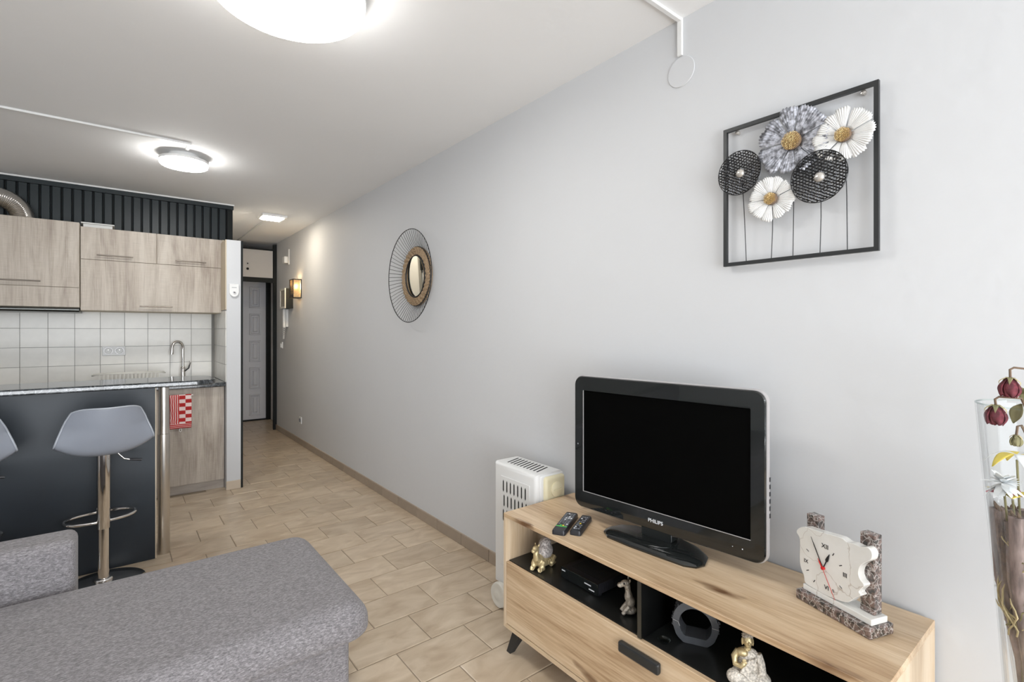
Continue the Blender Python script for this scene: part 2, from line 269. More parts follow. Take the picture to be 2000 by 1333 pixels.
# ------------------------------------------------------------------ geometry helpers
class G:
    def __init__(s): s.v = []; s.f = []
    def add(s, v, f, T=None):
        n = len(s.v)
        s.v += [tuple(T @ Vector(p)) if T else tuple(p) for p in v]; s.f += [tuple(i + n for i in q) for q in f]; return s
    def box(s, x0, x1, y0, y1, z0, z1, T=None):
        v = [(x0, y0, z0), (x1, y0, z0), (x1, y1, z0), (x0, y1, z0), (x0, y0, z1), (x1, y0, z1), (x1, y1, z1), (x0, y1, z1)]
        return s.add(v, [(3, 2, 1, 0), (4, 5, 6, 7), (0, 1, 5, 4), (1, 2, 6, 5), (2, 3, 7, 6), (3, 0, 4, 7)], T)
    def lathe(s, prof, n=32, T=None, closed=False):
        """prof: list of (r, z); ends capped unless closed ring profile"""
        v = []; f = []
        for r, z in prof:
            for i in range(n):
                a = 2 * PI * i / n; v.append((max(r, 1e-5) * math.cos(a), max(r, 1e-5) * math.sin(a), z))
        m = len(prof)
        for j in range(m if closed else m - 1):
            for i in range(n):
                a = j * n + i; b = j * n + (i + 1) % n; j2 = (j + 1) % m
                f.append((a, b, j2 * n + (i + 1) % n, j2 * n + i))
        if not closed:
            f.append(tuple(range(n))[::-1]); f.append(tuple((m - 1) * n + i for i in range(n)))
        return s.add(v, f, T)
    def tube(s, pts, r, n=8, closed=False, T=None, caps=True):
        pts = [Vector(p) for p in pts]; m = len(pts); rr = r if isinstance(r, (list, tuple)) else [r] * m
        v = []; f = []; up = None
        for i, p in enumerate(pts):
            if closed: d = (pts[(i + 1) % m] - pts[i - 1]).normalized()
            else: d = (pts[min(i + 1, m - 1)] - pts[max(i - 1, 0)]).normalized()
            if up is None: up = Vector((0, 0, 1)) if abs(d.z) < 0.9 else Vector((1, 0, 0))
            a = d.cross(up).normalized(); up = a.cross(d).normalized()
            for k in range(n):
                t = 2 * PI * k / n; v.append(tuple(p + a * rr[i] * math.cos(t) + up * rr[i] * math.sin(t)))
        for j in range(m if closed else m - 1):
            for k in range(n):
                j2 = (j + 1) % m; f.append((j * n + k, j * n + (k + 1) % n, j2 * n + (k + 1) % n, j2 * n + k))
        if caps and not closed:
            f.append(tuple(range(n))[::-1]); f.append(tuple((m - 1) * n + k for k in range(n)))
        return s.add(v, f, T)
    def prism(s, poly, z0, z1, T=None):
        n = len(poly); v = [(x, y, z0) for x, y in poly] + [(x, y, z1) for x, y in poly]
        f = [tuple(range(n))[::-1], tuple(range(n, 2 * n))] + [(i, (i + 1) % n, n + (i + 1) % n, n + i) for i in range(n)]
        return s.add(v, f, T)
    def ell(s, c, r, n=16, m=10, T=None):
        v = []; f = []
        for j in range(m + 1):
            ph = PI * j / m
            for i in range(n):
                a = 2 * PI * i / n; q = max(math.sin(ph), 1e-4)
                v.append((c[0] + r[0] * q * math.cos(a), c[1] + r[1] * q * math.sin(a), c[2] - r[2] * math.cos(ph)))
        for j in range(m):
            for i in range(n):
                f.append((j * n + i, j * n + (i + 1) % n, (j + 1) * n + (i + 1) % n, (j + 1) * n + i))
        return s.add(v, f, T)
    def grid(s, fn, nu, nv, T=None):
        v = [fn(i / nu, j / nv) for j in range(nv + 1) for i in range(nu + 1)]
        f = [(j * (nu + 1) + i, j * (nu + 1) + i + 1, (j + 1) * (nu + 1) + i + 1, (j + 1) * (nu + 1) + i) for j in range(nv) for i in range(nu)]
        return s.add(v, f, T)
    def mesh(s, name):
        me = bpy.data.meshes.new(name); me.from_pydata(s.v, [], s.f); me.update()
        bm = bmesh.new(); bm.from_mesh(me); bmesh.ops.recalc_face_normals(bm, faces=bm.faces); bm.to_mesh(me); bm.free()
        return me
def link(name, me, m, parent=None, smooth=None, bev=0.0, seg=2, loc=None, rot=None, solid=0.0, sub=0):
    o = bpy.data.objects.new(name, me); C.objects.link(o)
    if m and not me.materials: me.materials.append(m)
    if parent: o.parent = parent
    if loc: o.location = loc
    if rot: o.rotation_euler = rot
    if smooth is not None and len(me.polygons):
        me.polygons.foreach_set('use_smooth', [True] * len(me.polygons)); me.set_sharp_from_angle(angle=R(smooth))
    if solid:
        d = o.modifiers.new('s', 'SOLIDIFY'); d.thickness = solid; d.offset = 0
    if bev:
        b = o.modifiers.new('b', 'BEVEL'); b.width = bev; b.segments = seg; b.limit_method = 'ANGLE'; b.angle_limit = R(40)
    if sub:
        d = o.modifiers.new('u', 'SUBSURF'); d.levels = sub; d.render_levels = sub
    return o
def part(name, g, m, parent=None, smooth=None, bev=0.0, **k): return link(name, g.mesh(name), m, parent, smooth, bev, **k)
def thing(name, label, cat, loc=(0, 0, 0), rz=0, group=None):
    o = bpy.data.objects.new(name, None); C.objects.link(o); o.empty_display_size = 0.05
    o.location = loc; o.rotation_euler = (0, 0, rz); o['label'] = label; o['category'] = cat
    if group: o['group'] = group
    return o
def tag(o, label, cat, group=None):
    o['label'] = label; o['category'] = cat
    if group: o['group'] = group
    return o
def struct(name, g, m, label=None, parent=None, **k):
    o = part(name, g, m, parent, **k)
    if parent is None: o['kind'] = 'structure'
    if label: o['label'] = label
    return o
def blob(name, g, m, parent, vox=0.003, smooth_it=4):
    """fuse overlapping ellipsoids and tubes into one continuous skin"""
    me = g.mesh('tmp'); o = bpy.data.objects.new('tmp', me); C.objects.link(o)
    r = o.modifiers.new('r', 'REMESH'); r.mode = 'VOXEL'; r.voxel_size = vox
    s = o.modifiers.new('s', 'SMOOTH'); s.iterations = smooth_it; s.factor = 0.5
    dg = bpy.context.evaluated_depsgraph_get(); me2 = bpy.data.meshes.new_from_object(o.evaluated_get(dg))
    bpy.data.objects.remove(o); me2.name = name
    return link(name, me2, m, parent, smooth=180)
def text(name, s, size, m, parent, loc, rot, depth=0.0008, align='CENTER'):
    cu = bpy.data.curves.new(name, 'FONT'); cu.body = s; cu.size = size; cu.extrude = depth; cu.align_x = align; cu.align_y = 'CENTER'
    o = bpy.data.objects.new('tmp', cu); C.objects.link(o)
    dg = bpy.context.evaluated_depsgraph_get(); me = bpy.data.meshes.new_from_object(o.evaluated_get(dg)); bpy.data.objects.remove(o)
    me.name = name; me.materials.clear()
    return link(name, me, m, parent, loc=loc, rot=rot)
RX = Matrix.Rotation(R(90), 4, 'X'); RY = Matrix.Rotation(R(90), 4, 'Y')
def Tr(x, y, z): return Matrix.Translation((x, y, z))

# ------------------------------------------------------------------ room shell
WX, CH = 1.685, 2.523          # right wall face, ceiling height
fl = struct('floor', G().box(-2.1, 1.9, -3.2, 8.4, -0.08, -0.003), M['grout'], 'beige ceramic tiled floor laid in running bond')
struct('ceiling', G().box(-2.2, 1.95, -3.3, 8.5, CH, CH + 0.12), M['ceil'], 'smooth grey-white ceiling')
struct('wall_right', G().box(WX, WX + 0.12, -3.2, 7.28, 0, CH), M['wall'], 'long white plaster wall with uneven roller texture')
struct('wall_left', G().box(-2.2, -2.1, -3.2, 5.4, 0, CH), M['wall'])
wb = struct('wall_back', G().box(-2.2, 0.84, 5.4, 5.5, 0, CH), M['btgrout'], 'kitchen back wall with pale tiles below and dark planks above')
struct('wall_corridor', G().box(0.74, 0.84, 5.5, 8.4, 0, CH), M['wallw'])
struct('wall_entry', G().box(0.84, 1.93, 8.26, 8.4, 0, CH), M['wallw'])
struct('wall_niche', G().box(1.81, 1.93, 7.28, 8.26, 0, CH), M['wallw'])
FY = -3.2
g = G(); g.box(-2.2, -1.8, FY - .1, FY, 0, CH); g.box(1.4, 1.81, FY - .1, FY, 0, CH); g.box(-1.8, 1.4, FY - .1, FY, 2.32, CH); g.box(-1.8, 1.4, FY - .1, FY, 0, 0.1)
struct('wall_front', g, M['wall'])
wf = struct('window_1', G().box(-1.8, -1.74, FY - .09, FY - .04, 0.1, 2.32).box(1.34, 1.4, FY - .09, FY - .04, 0.1, 2.32).box(-0.23, -0.17, FY - .09, FY - .04, 0.1, 2.32).box(-1.74, 1.34, FY - .09, FY - .04, 2.26, 2.32).box(-1.74, 1.34, FY - .09, FY - .04, 0.1, 0.16), M['white'])
for x0, x1 in ((-1.74, -0.23), (-0.17, 1.34)):
    part('pane', G().box(x0, x1, FY - .07, FY - .065, 0.16, 2.26), M['glass'], wf)

# floor tiles (running bond, 0.3275 x 0.2215 pitch)
PX, PY = 0.3275, 0.2230
tile_cache = {}
def floor_tile(x0, x1, y0, y1, parent, mat, z=0.0, name='tile'):
    key = (round(x1 - x0, 3), round(y1 - y0, 3))
    if key not in tile_cache:
        a, b = (x1 - x0) / 2, (y1 - y0) / 2; e = 0.003
        v = [(-a, -b, -.008), (a, -b, -.008), (a, b, -.008), (-a, b, -.008), (-a, -b, -.0015), (a, -b, -.0015), (a, b, -.0015), (-a, b, -.0015),
             (-a + e, -b + e, 0), (a - e, -b + e, 0), (a - e, b - e, 0), (-a + e, b - e, 0)]
        f = [(8, 9, 10, 11)] + [(i, (i + 1) % 4, 4 + (i + 1) % 4, 4 + i) for i in range(4)] + [(4 + i, 4 + (i + 1) % 4, 8 + (i + 1) % 4, 8 + i) for i in range(4)]
        me = bpy.data.meshes.new('floor_tile'); me.from_pydata(v, [], f); me.materials.append(mat); tile_cache[key] = me
    o = bpy.data.objects.new(name, tile_cache[key]); C.objects.link(o); o.parent = parent
    o.location = ((x0 + x1) / 2, (y0 + y1) / 2, z + random.uniform(-.0006, .0004))
gq = 0.0022
row = 0
y = 1.906 - PY * 22
rest = G()
while y < 8.24:
    k = round((y - 1.906) / PY); y0 = 1.906 + k * PY; y1 = y0 + PY
    ph = 1.0645 if k % 2 == 0 else 1.2275
    j = -11
    while True:
        x0 = ph + j * PX; x1 = x0 + PX; j += 1
        if x0 > 1.80: break
        xmax = WX - 0.004 if y0 < 7.2 else 1.805
        a = x0 + gq; b = min(x1 - gq, xmax); c = y0 + gq; d = min(y1 - gq, 8.25)
        if a < -2.1 or b - a < 0.02: continue
        vis = (1.2 < y0 < 3.4 and x1 > (0.5 if y0 < 1.7 else 0.55 if y0 < 2.2 else -0.35)) or (3.4 <= y0 < 4.8 and x1 > 0.14) or (y0 >= 4.8 and x0 > 0.8)
        if y0 > 4.75 and x1 < 0.84: continue
        if vis: floor_tile(a, b, c, d, fl, M['floor'])
        else: rest.box(a, b, c, d, -0.008, -0.0004)
    y += PY
o = part('tiles_beyond_view', rest, M['floor'], fl); o['kind'] = 'stuff'; o.name = 'outer_tiles'

# skirting on right wall: separate tiles with pale grout
sk = struct('baseboard_right', G().box(WX - 0.0075, WX, -3.2, 7.28, 0, 0.069), M['skgrout'], 'brown ceramic skirting tiles along the right wall')
y = 7.27
me = G().box(-0.0045, 0.0045, -0.1452, 0.1452, -0.034, 0.034).mesh('skirt_tile'); me.materials.append(M['skirt'])
yy = 3.805 + 0.2955 * 11 + 0.148
while yy > -3.0:
    o = bpy.data.objects.new('tile', me); C.objects.link(o); o.parent = sk; o.location = (WX - 0.009, yy, 0.0355)
    yy -= 0.2955

# partition end (white pillar) with black trim and beige foot tile
wm = struct('wall_middle', G().box(0.712, 0.818, 4.75, 5.40, 0, 2.10).box(0.818, 0.830, 4.79, 5.40, 0, 2.10), M['wall'], 'narrow white partition end beside the kitchen units')
struct('trim_1', G().box(0.8185, 0.834, 4.748, 4.7895, 0.0, 2.10), M['frameblk'], 'black corner strip down the partition')
struct('baseboard_middle', G().box(0.708, 0.816, 4.738, 4.75, 0, 0.072), M['skirt2'], 'beige skirting tile at the partition foot', bev=0.002)

# back splash tiles
bt = G().box(-0.0778, 0.0778, -0.004, 0.004, -0.0745, 0.0745).mesh('wall_tile'); bt.materials.append(M['btile'])
def cut(w, h, ax):
    g = G(); g.box(-w / 2, w / 2, -.004, .004, -h / 2, h / 2) if ax == 'y' else g.box(-.004, .004, -w / 2, w / 2, -h / 2, h / 2)
    me = g.mesh('wall_tile_cut'); me.materials.append(M['btile']); return me
rows = [(0.904, 1.0485), (1.0515, 1.2005), (1.2035, 1.3515), (1.3545, 1.5035)]
xl = [-1.075 + 0.1605 * i - 0.0005 for i in range(12)]
for z0, z1 in rows:
    for i in range(11):
        x0, x1 = xl[i] - .003, xl[i + 1] - .006
        me = cut(x1 - x0, z1 - z0, 'y'); o = bpy.data.objects.new('tile', me); C.objects.link(o); o.parent = wb
        o.location = ((x0 + x1) / 2, 5.398, (z0 + z1) / 2 + random.uniform(-.0004, .0004)); o.rotation_euler = (random.uniform(-.004, .004), 0, random.uniform(-.004, .004))
    for i in range(4):
        y0, y1 = 4.765 + i * 0.158, 4.765 + (i + 1) * 0.158 - 0.003
        o = bpy.data.objects.new('tile', cut(y1 - y0, z1 - z0, 'x')); C.objects.link(o); o.parent = wm
        o.location = (0.711, (y0 + y1) / 2, (z0 + z1) / 2)
part('filler_panel', G().box(0.7045, 0.7115, 4.753, 4.995, 1.512, 2.10), M['oakcase'], wm)
# dark planks over the cabinets
pw = 0.0641
for i in range(30):
    x0 = 0.806 - (i + 1) * pw
    me_ = G().box(x0, x0 + pw - 0.011, 5.352, 5.40, 1.98, 2.500)
    part('plank', me_, M['plank'], wb, bev=0.004, seg=1)
part('plank', G().box(0.806, 0.852, 5.346, 5.40, 1.98, 2.510), M['frameblk'], wb)
part('plank_backing', G().box(-1.3, 0.84, 5.385, 5.399, 1.95, CH), M['dark'], wb)
struct('trim_2', G().box(-1.3, 0.855, 5.318, 5.352, 2.478, 2.523), M['plank'], 'dark cornice batten under the ceiling')
struct('trim_3', G().box(-1.3, 0.86, 5.308, 5.318, 2.512, 2.523), M['white'])

# ------------------------------------------------------------------ entry: frame, cupboard, door
struct('trim_4', G().box(1.642, 1.684, 7.26, 7.30, 0, 2.50), M['frameblk'], 'black post at the entry niche')
struct('trim_5', G().box(0.84, 1.642, 7.262, 7.30, 1.985, 2.045), M['frameblk'], 'black lintel over the entry door')
struct('trim_6', G().box(0.84, 1.642, 7.262, 7.29, 2.418, 2.434), M['frameblk'])
cp = thing('overhead_cupboard', 'pale overhead cupboard between black battens above the entry door', 'cupboard', (1.24, 7.275, 2.047))
part('cupboard_door', G().box(-0.398, 0.398, 0, 0.02, 0, 0.368), M['cupb'], cp, bev=0.002)
part('cupboard_body', G().box(-0.398, 0.398, 0.022, 0.6, 0, 0.368), M['cupb'], cp)
for z, r in ((0.175, 0.0075), (0.105, 0.016)):
    part('knob', G().lathe([(r * .5, 0), (r * .6, .012), (r, .016), (r * .9, .024), (r * .3, .027)], 16, Tr(0.09, 0, z) @ RX), M['frameblk'], cp, smooth=40)
DY = 8.2
dr = struct('door_1', G().box(0.94, 1.748, DY, DY + 0.04, 0.02, 2.070), M['door'], 'grey white panelled entry door with black frame')
for cx in (1.075, 1.345, 1.600):
    for r_ in range(5):
        zc = 0.235 + r_ * 0.400; hw = 0.079 if cx < 1.5 else 0.077; hh = 0.158
        g = G()
        for (a, b, yy_) in ((hw, hh, 0), ):
            v = []; f = []
            loops = [(0, DY), (0.006, DY - 0.026), (0.018, DY - 0.026), (0.030, DY - 0.002), (0.042, DY - 0.002), (0.056, DY - 0.022)]
            for (ins, yq) in loops:
                v += [(cx - a + ins, yq, zc - b + ins), (cx + a - ins, yq, zc - b + ins), (cx + a - ins, yq, zc + b - ins), (cx - a + ins, yq, zc + b - ins)]
            for L_ in range(len(loops) - 1):
                for q in range(4): f.append((L_ * 4 + q, L_ * 4 + (q + 1) % 4, L_ * 4 + 4 + (q + 1) % 4, L_ * 4 + 4 + q))
            n = (len(loops) - 1) * 4; f.append((n, n + 1, n + 2, n + 3)); g.add(v, f)
        part('panel', g, M['door'], dr)
part('frame', G().box(1.752, 1.808, DY - 0.04, DY + 0.06, 0, 2.15).box(0.85, 1.752, DY - 0.04, DY + 0.06, 2.075, 2.15).box(0.85, 1.752, DY - 0.02, DY + 0.05, 0, 0.018), M['frameblk'], dr)
part('handle', G().tube([(1.02, DY, 1.02), (1.02, DY - 0.05, 1.02), (1.12, DY - 0.05, 1.02)], 0.009), M['steel'], dr, smooth=50)

# ------------------------------------------------------------------ cable trunking, plate, lamps
def trunk(name, segs, label):
    g = G()
    for b in segs: g.box(*b)
    return tag(part(name, g, M['white'], None, bev=0.0015, seg=1), label, 'cable trunking')
trunk('cable_trunking', [(-2.1, 0.362, 3.731, 3.749, CH - 0.012, CH), (0.344, 0.362, 3.749, 3.86, CH - 0.012, CH)], 'white cable trunking across the ceiling to the smaller round lamp')
trunk('cable_trunking', [(0.46, WX, 1.080, 1.098, CH - 0.013, CH), (WX - 0.012, WX, 1.079, 1.099, 2.380, CH), (0.446, 0.464, 1.08, 1.60, CH - 0.012, CH)], 'white cable trunking bending from the ceiling down the right wall')
trunk('cable_trunking', [(1.222, 1.237, 5.72, 7.6, CH - 0.011, CH)], 'grey-white cable trunking behind the square corridor lamp')
cv = tag(part('cover_plate', G().lathe([(0.056, 0), (0.0575, 0.002), (0.056, 0.004), (0.0, 0.004)], 48, Tr(WX, 1.087, 2.320) @ Matrix.Rotation(R(-90), 4, 'Y')), M['wall'], None, smooth=15), 'round white junction box cover on the wall below the trunking', 'cover plate')
def round_lamp(x, y, r, drop, h, label, mat):
    t = thing('ceiling_lamp', label, 'ceiling lamp', (x, y, CH), 0, 'round ceiling lamps')
    part('backplate', G().lathe([(r * .62, -drop), (r * .62, 0)], 48), M['white'], t, smooth=40)
    part('rim', G().lathe([(r * .99, -drop - h * .45), (r * 1.0, -drop - h * .45), (r * 1.0, -drop), (r * .6, -drop), (r * .6, -drop - .004), (r * .99, -drop - .004)], 64, closed=True), M['white'], t, smooth=40)
    part('diffuser', G().lathe([(0.0, -drop - h), (r * .93, -drop - h), (r * .975, -drop - h * .86), (r * .988, -drop - h * .5), (r * .988, -drop - h * .2)], 64), mat, t, smooth=50)
    return t
round_lamp(0.455, 1.785, 0.247, 0.030, 0.055, 'large lit round ceiling lamp cut by the top of the photo', M['led'])
round_lamp(0.350, 4.020, 0.142, 0.034, 0.040, 'smaller lit round ceiling lamp at the end of the ceiling trunking', M['led2'])
t = thing('ceiling_lamp', 'small square lit ceiling lamp in the corridor', 'ceiling lamp', (1.253, 5.585, CH))
part('housing', G().box(-0.118, 0.118, -0.118, 0.118, -0.022, 0), M['white'], t, bev=0.004)
part('diffuser', G().box(-0.090, 0.090, -0.095, 0.095, -0.030, -0.022), M['ledwarm'], t, bev=0.003)

# ------------------------------------------------------------------ things on the right wall, far end
t = thing('wall_sconce', 'lit black metal wall sconce with tree silhouette and amber glass', 'wall lamp', (WX, 6.17, 1.83))
g = G()
for yy in (-0.075, 0.065): 
    for xx in (-0.10, -0.01): g.box(xx, xx + .009, yy, yy + .009, -0.11, 0.11)
for zz in (-0.11, 0.101):
    g.box(-0.10, -0.0, -0.075, -0.066, zz, zz + .009); g.box(-0.10, 0, 0.065, 0.074, zz, zz + .009); g.box(-0.10, -0.091, -0.075, 0.074, zz, zz + .009); g.box(-0.01, 0, -0.075, 0.074, zz, zz + .009)
part('cage', g, M['blackmetal'], t)
part('glass_shade', G().box(-0.092, -0.089, -0.064, 0.063, -0.10, 0.10), M['amber'], t)
part('glass_shade', G().box(-0.088, -0.012, -0.068, -0.065, -0.10, 0.10), M['amber'], t)
part('bulb', G().ell((-0.045, 0, 0.03), (0.018, 0.018, 0.03)), M['bulb'], t, smooth=180)
g = G()
def tree(y0, s):
    g.tube([(-0.098, y0, -0.10), (-0.098, y0 + .003 * s, -0.05), (-0.098, y0, 0.0), (-0.098, y0 + .004, 0.03)], [.006 * s, .005 * s, .003, .0015], 5)
    for k in range(6):
        z = -0.05 + k * 0.014; d = (1 if k % 2 else -1) * (0.022 - k * .002) * s
        g.tube([(-0.098, y0, z), (-0.098, y0 + d * .6, z + .012), (-0.098, y0 + d, z + .026)], [.002, .0015, .001], 4)
tree(-0.03, 1); tree(0.025, 1.1)
for k in range(5): g.box(-0.1, -0.096, -.06 + k * .024, -.058 + k * .024 + random.random() * .01, -0.10, -0.075 + random.random() * .01)
part('tree_silhouette', g, M['blackmetal'], t)
# framed box beside the sconce
t = thing('wall_box', 'dark framed box with faded picture front left of the lit sconce', 'wall box', (WX, 6.58, 1.735))
part('body', G().box(-0.085, 0, -0.12, 0.12, -0.122, 0.122), M['frameblk'], t)
part('frame', G().box(-0.095, -0.085, -0.12, -0.10, -0.122, 0.122).box(-0.095, -0.085, 0.10, 0.12, -0.122, 0.122).box(-0.095, -0.085, -0.10, 0.10, 0.10, 0.122).box(-0.095, -0.085, -0.10, 0.10, -0.122, -0.10), M['creamw'], t)
part('picture', G().box(-0.089, -0.085, -0.10, 0.10, -0.10, 0.10), M['picture'], t)
# intercom
t = thing('intercom_handset', 'white wall intercom handset with curly cord below the framed box', 'intercom', (WX, 6.70, 1.50))
part('base', G().box(-0.03, 0, -0.03, 0.075, -0.115, 0.11), M['white'], t, bev=0.008)
part('handset', G().box(-0.065, -0.032, -0.035, 0.012, -0.125, 0.115), M['white'], t, bev=0.01)
pts = []
for i in range(90):
    a = i / 89; yy = 0.0 + 0.075 * a + 0.03 * math.sin(a * PI); zz = -0.11 - 0.155 * math.sin(a * PI)
    pts.append((-0.035 + 0.007 * math.cos(i * 1.3), yy + 0.007 * math.sin(i * 1.3), zz))
part('curly_cord', G().tube(pts, 0.003, 5), M['white'], t, smooth=60)
t = thing('light_switch', 'tiny white wall switch beside the entry frame below the intercom', 'switch', (WX, 6.98, 1.15))
part('plate', G().box(-0.012, 0, -0.04, 0.04, -0.04, 0.04), M['white'], t, bev=0.003)
part('rocker', G().box(-0.024, -0.012, -0.018, 0.018, -0.03, 0.02), M['white'], t, bev=0.003)
t = thing('motion_sensor', 'small white alarm sensor high on the wall near the entry', 'sensor', (WX, 6.72, 2.24))
part('bracket', G().box(-0.012, 0, -0.10, -0.06, -0.07, 0.12), M['white'], t, bev=0.003)
part('body', G().box(-0.05, 0, -0.05, 0.05, -0.05, 0.035), M['white'], t, bev=0.01)
t = thing('wall_socket', 'white power socket low on the right wall near the entry', 'socket', (WX, 6.13, 0.285))
part('plate', G().box(-0.010, 0, -0.04, 0.04, -0.04, 0.04), M['white'], t, bev=0.003)
part('socket_well', G().lathe([(0.024, 0), (0.024, .006), (0.019, .006), (0.017, 0.0)], 24, Tr(-0.010, 0, 0) @ Matrix.Rotation(R(-90), 4, 'Y')), M['button'], t, smooth=40)

# ------------------------------------------------------------------ sunburst mirror
t = thing('sunburst_mirror', 'round mirror with black wire sunburst rim and woven rattan ring', 'mirror', (WX, 3.205, 1.722))
t.rotation_euler = (0, R(-90), 0)     # local z points into the room (-X), local x up
def ringp(r, z, n=96): return [(r * math.cos(2 * PI * i / n), r * math.sin(2 * PI * i / n), z) for i in range(n)]
part('outer_ring', G().tube(ringp(0.328, 0.078), 0.0028, 6, True), M['wire'], t, smooth=60)
sp = G().tube([(0.195, 0, 0.020), (0.25, 0, 0.05), (0.328, 0, 0.078)], 0.0016, 4).mesh('spoke'); sp.materials.append(M['wire'])
for i in range(66):
    o = bpy.data.objects.new('spoke', sp); C.objects.link(o); o.parent = t; o.rotation_euler = (0, 0, 2 * PI * i / 66)
g = G()
for k, rr in enumerate([0.203, 0.192, 0.181, 0.170, 0.159]):
    n = 120; pts = []
    for i in range(n):
        a = 2 * PI * i / n; wob = 0.0035 * math.sin(i * PI / 2 + k * PI / 2)
        pts.append(((rr + wob * .4) * math.cos(a), (rr + wob * .4) * math.sin(a), 0.022 + wob + (0.006 - abs(k - 2) * .002)))
    g.tube(pts, 0.0068, 6, True)
g.lathe([(0.15, 0.004), (0.21, 0.004), (0.21, 0.018), (0.15, 0.018)], 64, closed=True)
part('rattan_ring', g, M['rattan'], t, smooth=60)
part('inner_ring', G().tube(ringp(0.147, 0.026), 0.0055, 8, True), M['wire'], t, smooth=60)
part('rattan_edge', G().tube(ringp(0.211, 0.020), 0.003, 6, True), M['wire'], t, smooth=60)
part('mirror_glass', G().lathe([(0.143, 0.0), (0.143, 0.005), (0.0, 0.005)], 64), M['mirror'], t, smooth=30, loc=(0, 0, 0.021), rot=(R(-4.5), R(-2), 0))

# ------------------------------------------------------------------ flower wall art
t = thing('metal_flower_wall_art', 'square black frame of grey, white and black metal flowers on wall', 'wall art', (WX, 0.677, 1.793))
# local: x towards room is -x ; use a frame where (u right in picture = -Y world, v up)
t.rotation_euler = (0, 0, R(-90))      # local x -> world -Y, local y -> world +X ; local -y faces the room
W2, H2, bw = 0.226, 0.238, 0.012
fr = G()
def quad_frame(hw, hh, b, y0, y1):
    fr.box(-hw, hw, y0, y1, hh - b, hh); fr.box(-hw, hw, y0, y1, -hh, -hh + b); fr.box(-hw, -hw + b, y0, y1, -hh + b, hh - b); fr.box(hw - b, hw, y0, y1, -hh + b, hh - b)
quad_frame(W2, H2, bw, -0.030, -0.018)
part('frame', fr, M['blackmetal'], t)
part('hanger', G().lathe([(0.006, 0), (0.007, 0.015), (0, 0.017)], 12, Tr(-0.185, -0.0, H2 - 0.016) @ RX).lathe([(0.006, 0), (0.007, 0.015), (0, 0.017)], 12, Tr(0.185, -0.0, H2 - 0.016) @ RX), M['pearl'], t)
def loc2(Y, Z): return (0.677 - Y, Z - 1.793)
FL = {'left_disc': (0.836, 1.862, 0.073), 'right_disc': (0.595, 1.791, 0.077), 'grey': (0.672, 1.922, 0.104), 'whiteR': (0.532, 1.897, 0.078), 'whiteL': (0.735, 1.755, 0.073)}
for k, (yb, dep) in {'left_disc': (0.826, 0), 'whiteL': (0.744, 0), 'grey': (0.678, 0), 'right_disc': (0.601, 0), 'whiteR': (0.529, 0)}.items():
    Y, Z, r = FL[k]; u, v = loc2(Y, Z); ub = 0.677 - yb
    part('stem', G().tube([(u, -0.032, v), ((u + ub) / 2 + .002, -0.028, (v - H2) / 2), (ub, -0.022, -H2 + 0.008)], 0.0014, 5), M['wire'], t)
def hexnet(name, R0, cell, wire, m, parent, dish, T, hole=0.0):
    bm = bmesh.new(); vd = {}
    def vert(x, y):
        key = (round(x / cell * 50), round(y / cell * 50))
        if key not in vd:
            jx = noise.noise((x * 400, y * 400, 1)) * cell * .28; jy = noise.noise((x * 400, y * 400, 9)) * cell * .28
            xx, yy = x + jx, y + jy; rr = math.hypot(xx, yy)
            if rr > R0: xx *= R0 / rr; yy *= R0 / rr; rr = R0
            vd[key] = bm.verts.new((xx, yy, dish * (rr / R0) ** 2))
        return vd[key]
    n = int(R0 / cell) + 2
    for i in range(-n, n + 1):
        for j in range(-n, n + 1):
            cx = cell * 1.5 * i * 0.6; cy = cell * math.sqrt(3) * (j + (i % 2) / 2) * 0.6
            d = math.hypot(cx, cy)
            if d > R0 - cell * .15 or d < hole: continue
            vs = [vert(cx + cell * .6 * math.cos(R(60 * k)), cy + cell * .6 * math.sin(R(60 * k))) for k in range(6)]
            if len(set(vs)) == 6:
                try: bm.faces.new(vs)
                except ValueError: pass
    me = bpy.data.meshes.new(name); bm.to_mesh(me); bm.free(); me.transform(T)
    o = link(name, me, m, parent)
    wm_ = o.modifiers.new('w', 'WIREFRAME'); wm_.thickness = wire; wm_.use_even_offset = False
    return o
FT = lambda u, v, d: Tr(u, -d, v) @ RX        # local +z towards the room (-y)
for k, lab in (('left_disc', 'small black perforated disc flower with pearly centre'), ('right_disc', 'large black perforated disc flower with pearly centre')):
    Y, Z, r = FL[k]; u, v = loc2(Y, Z); d = 0.040
    h = hexnet('disc_flower', r, 0.0092, 0.0058, M['discblk'], t, 0.012, FT(u, v, d)); h['label'] = lab
    part('flower_centre', G().ell((0, 0, 0.004), (r * .20, r * .20, r * .12), 20, 10, FT(u, v, d)), M['pearl'], h, smooth=180)
    part('rim', G().tube(ringp(r, 0.012, 64), 0.0014, 5, True, FT(u, v, d)), M['discblk'], h, smooth=60)
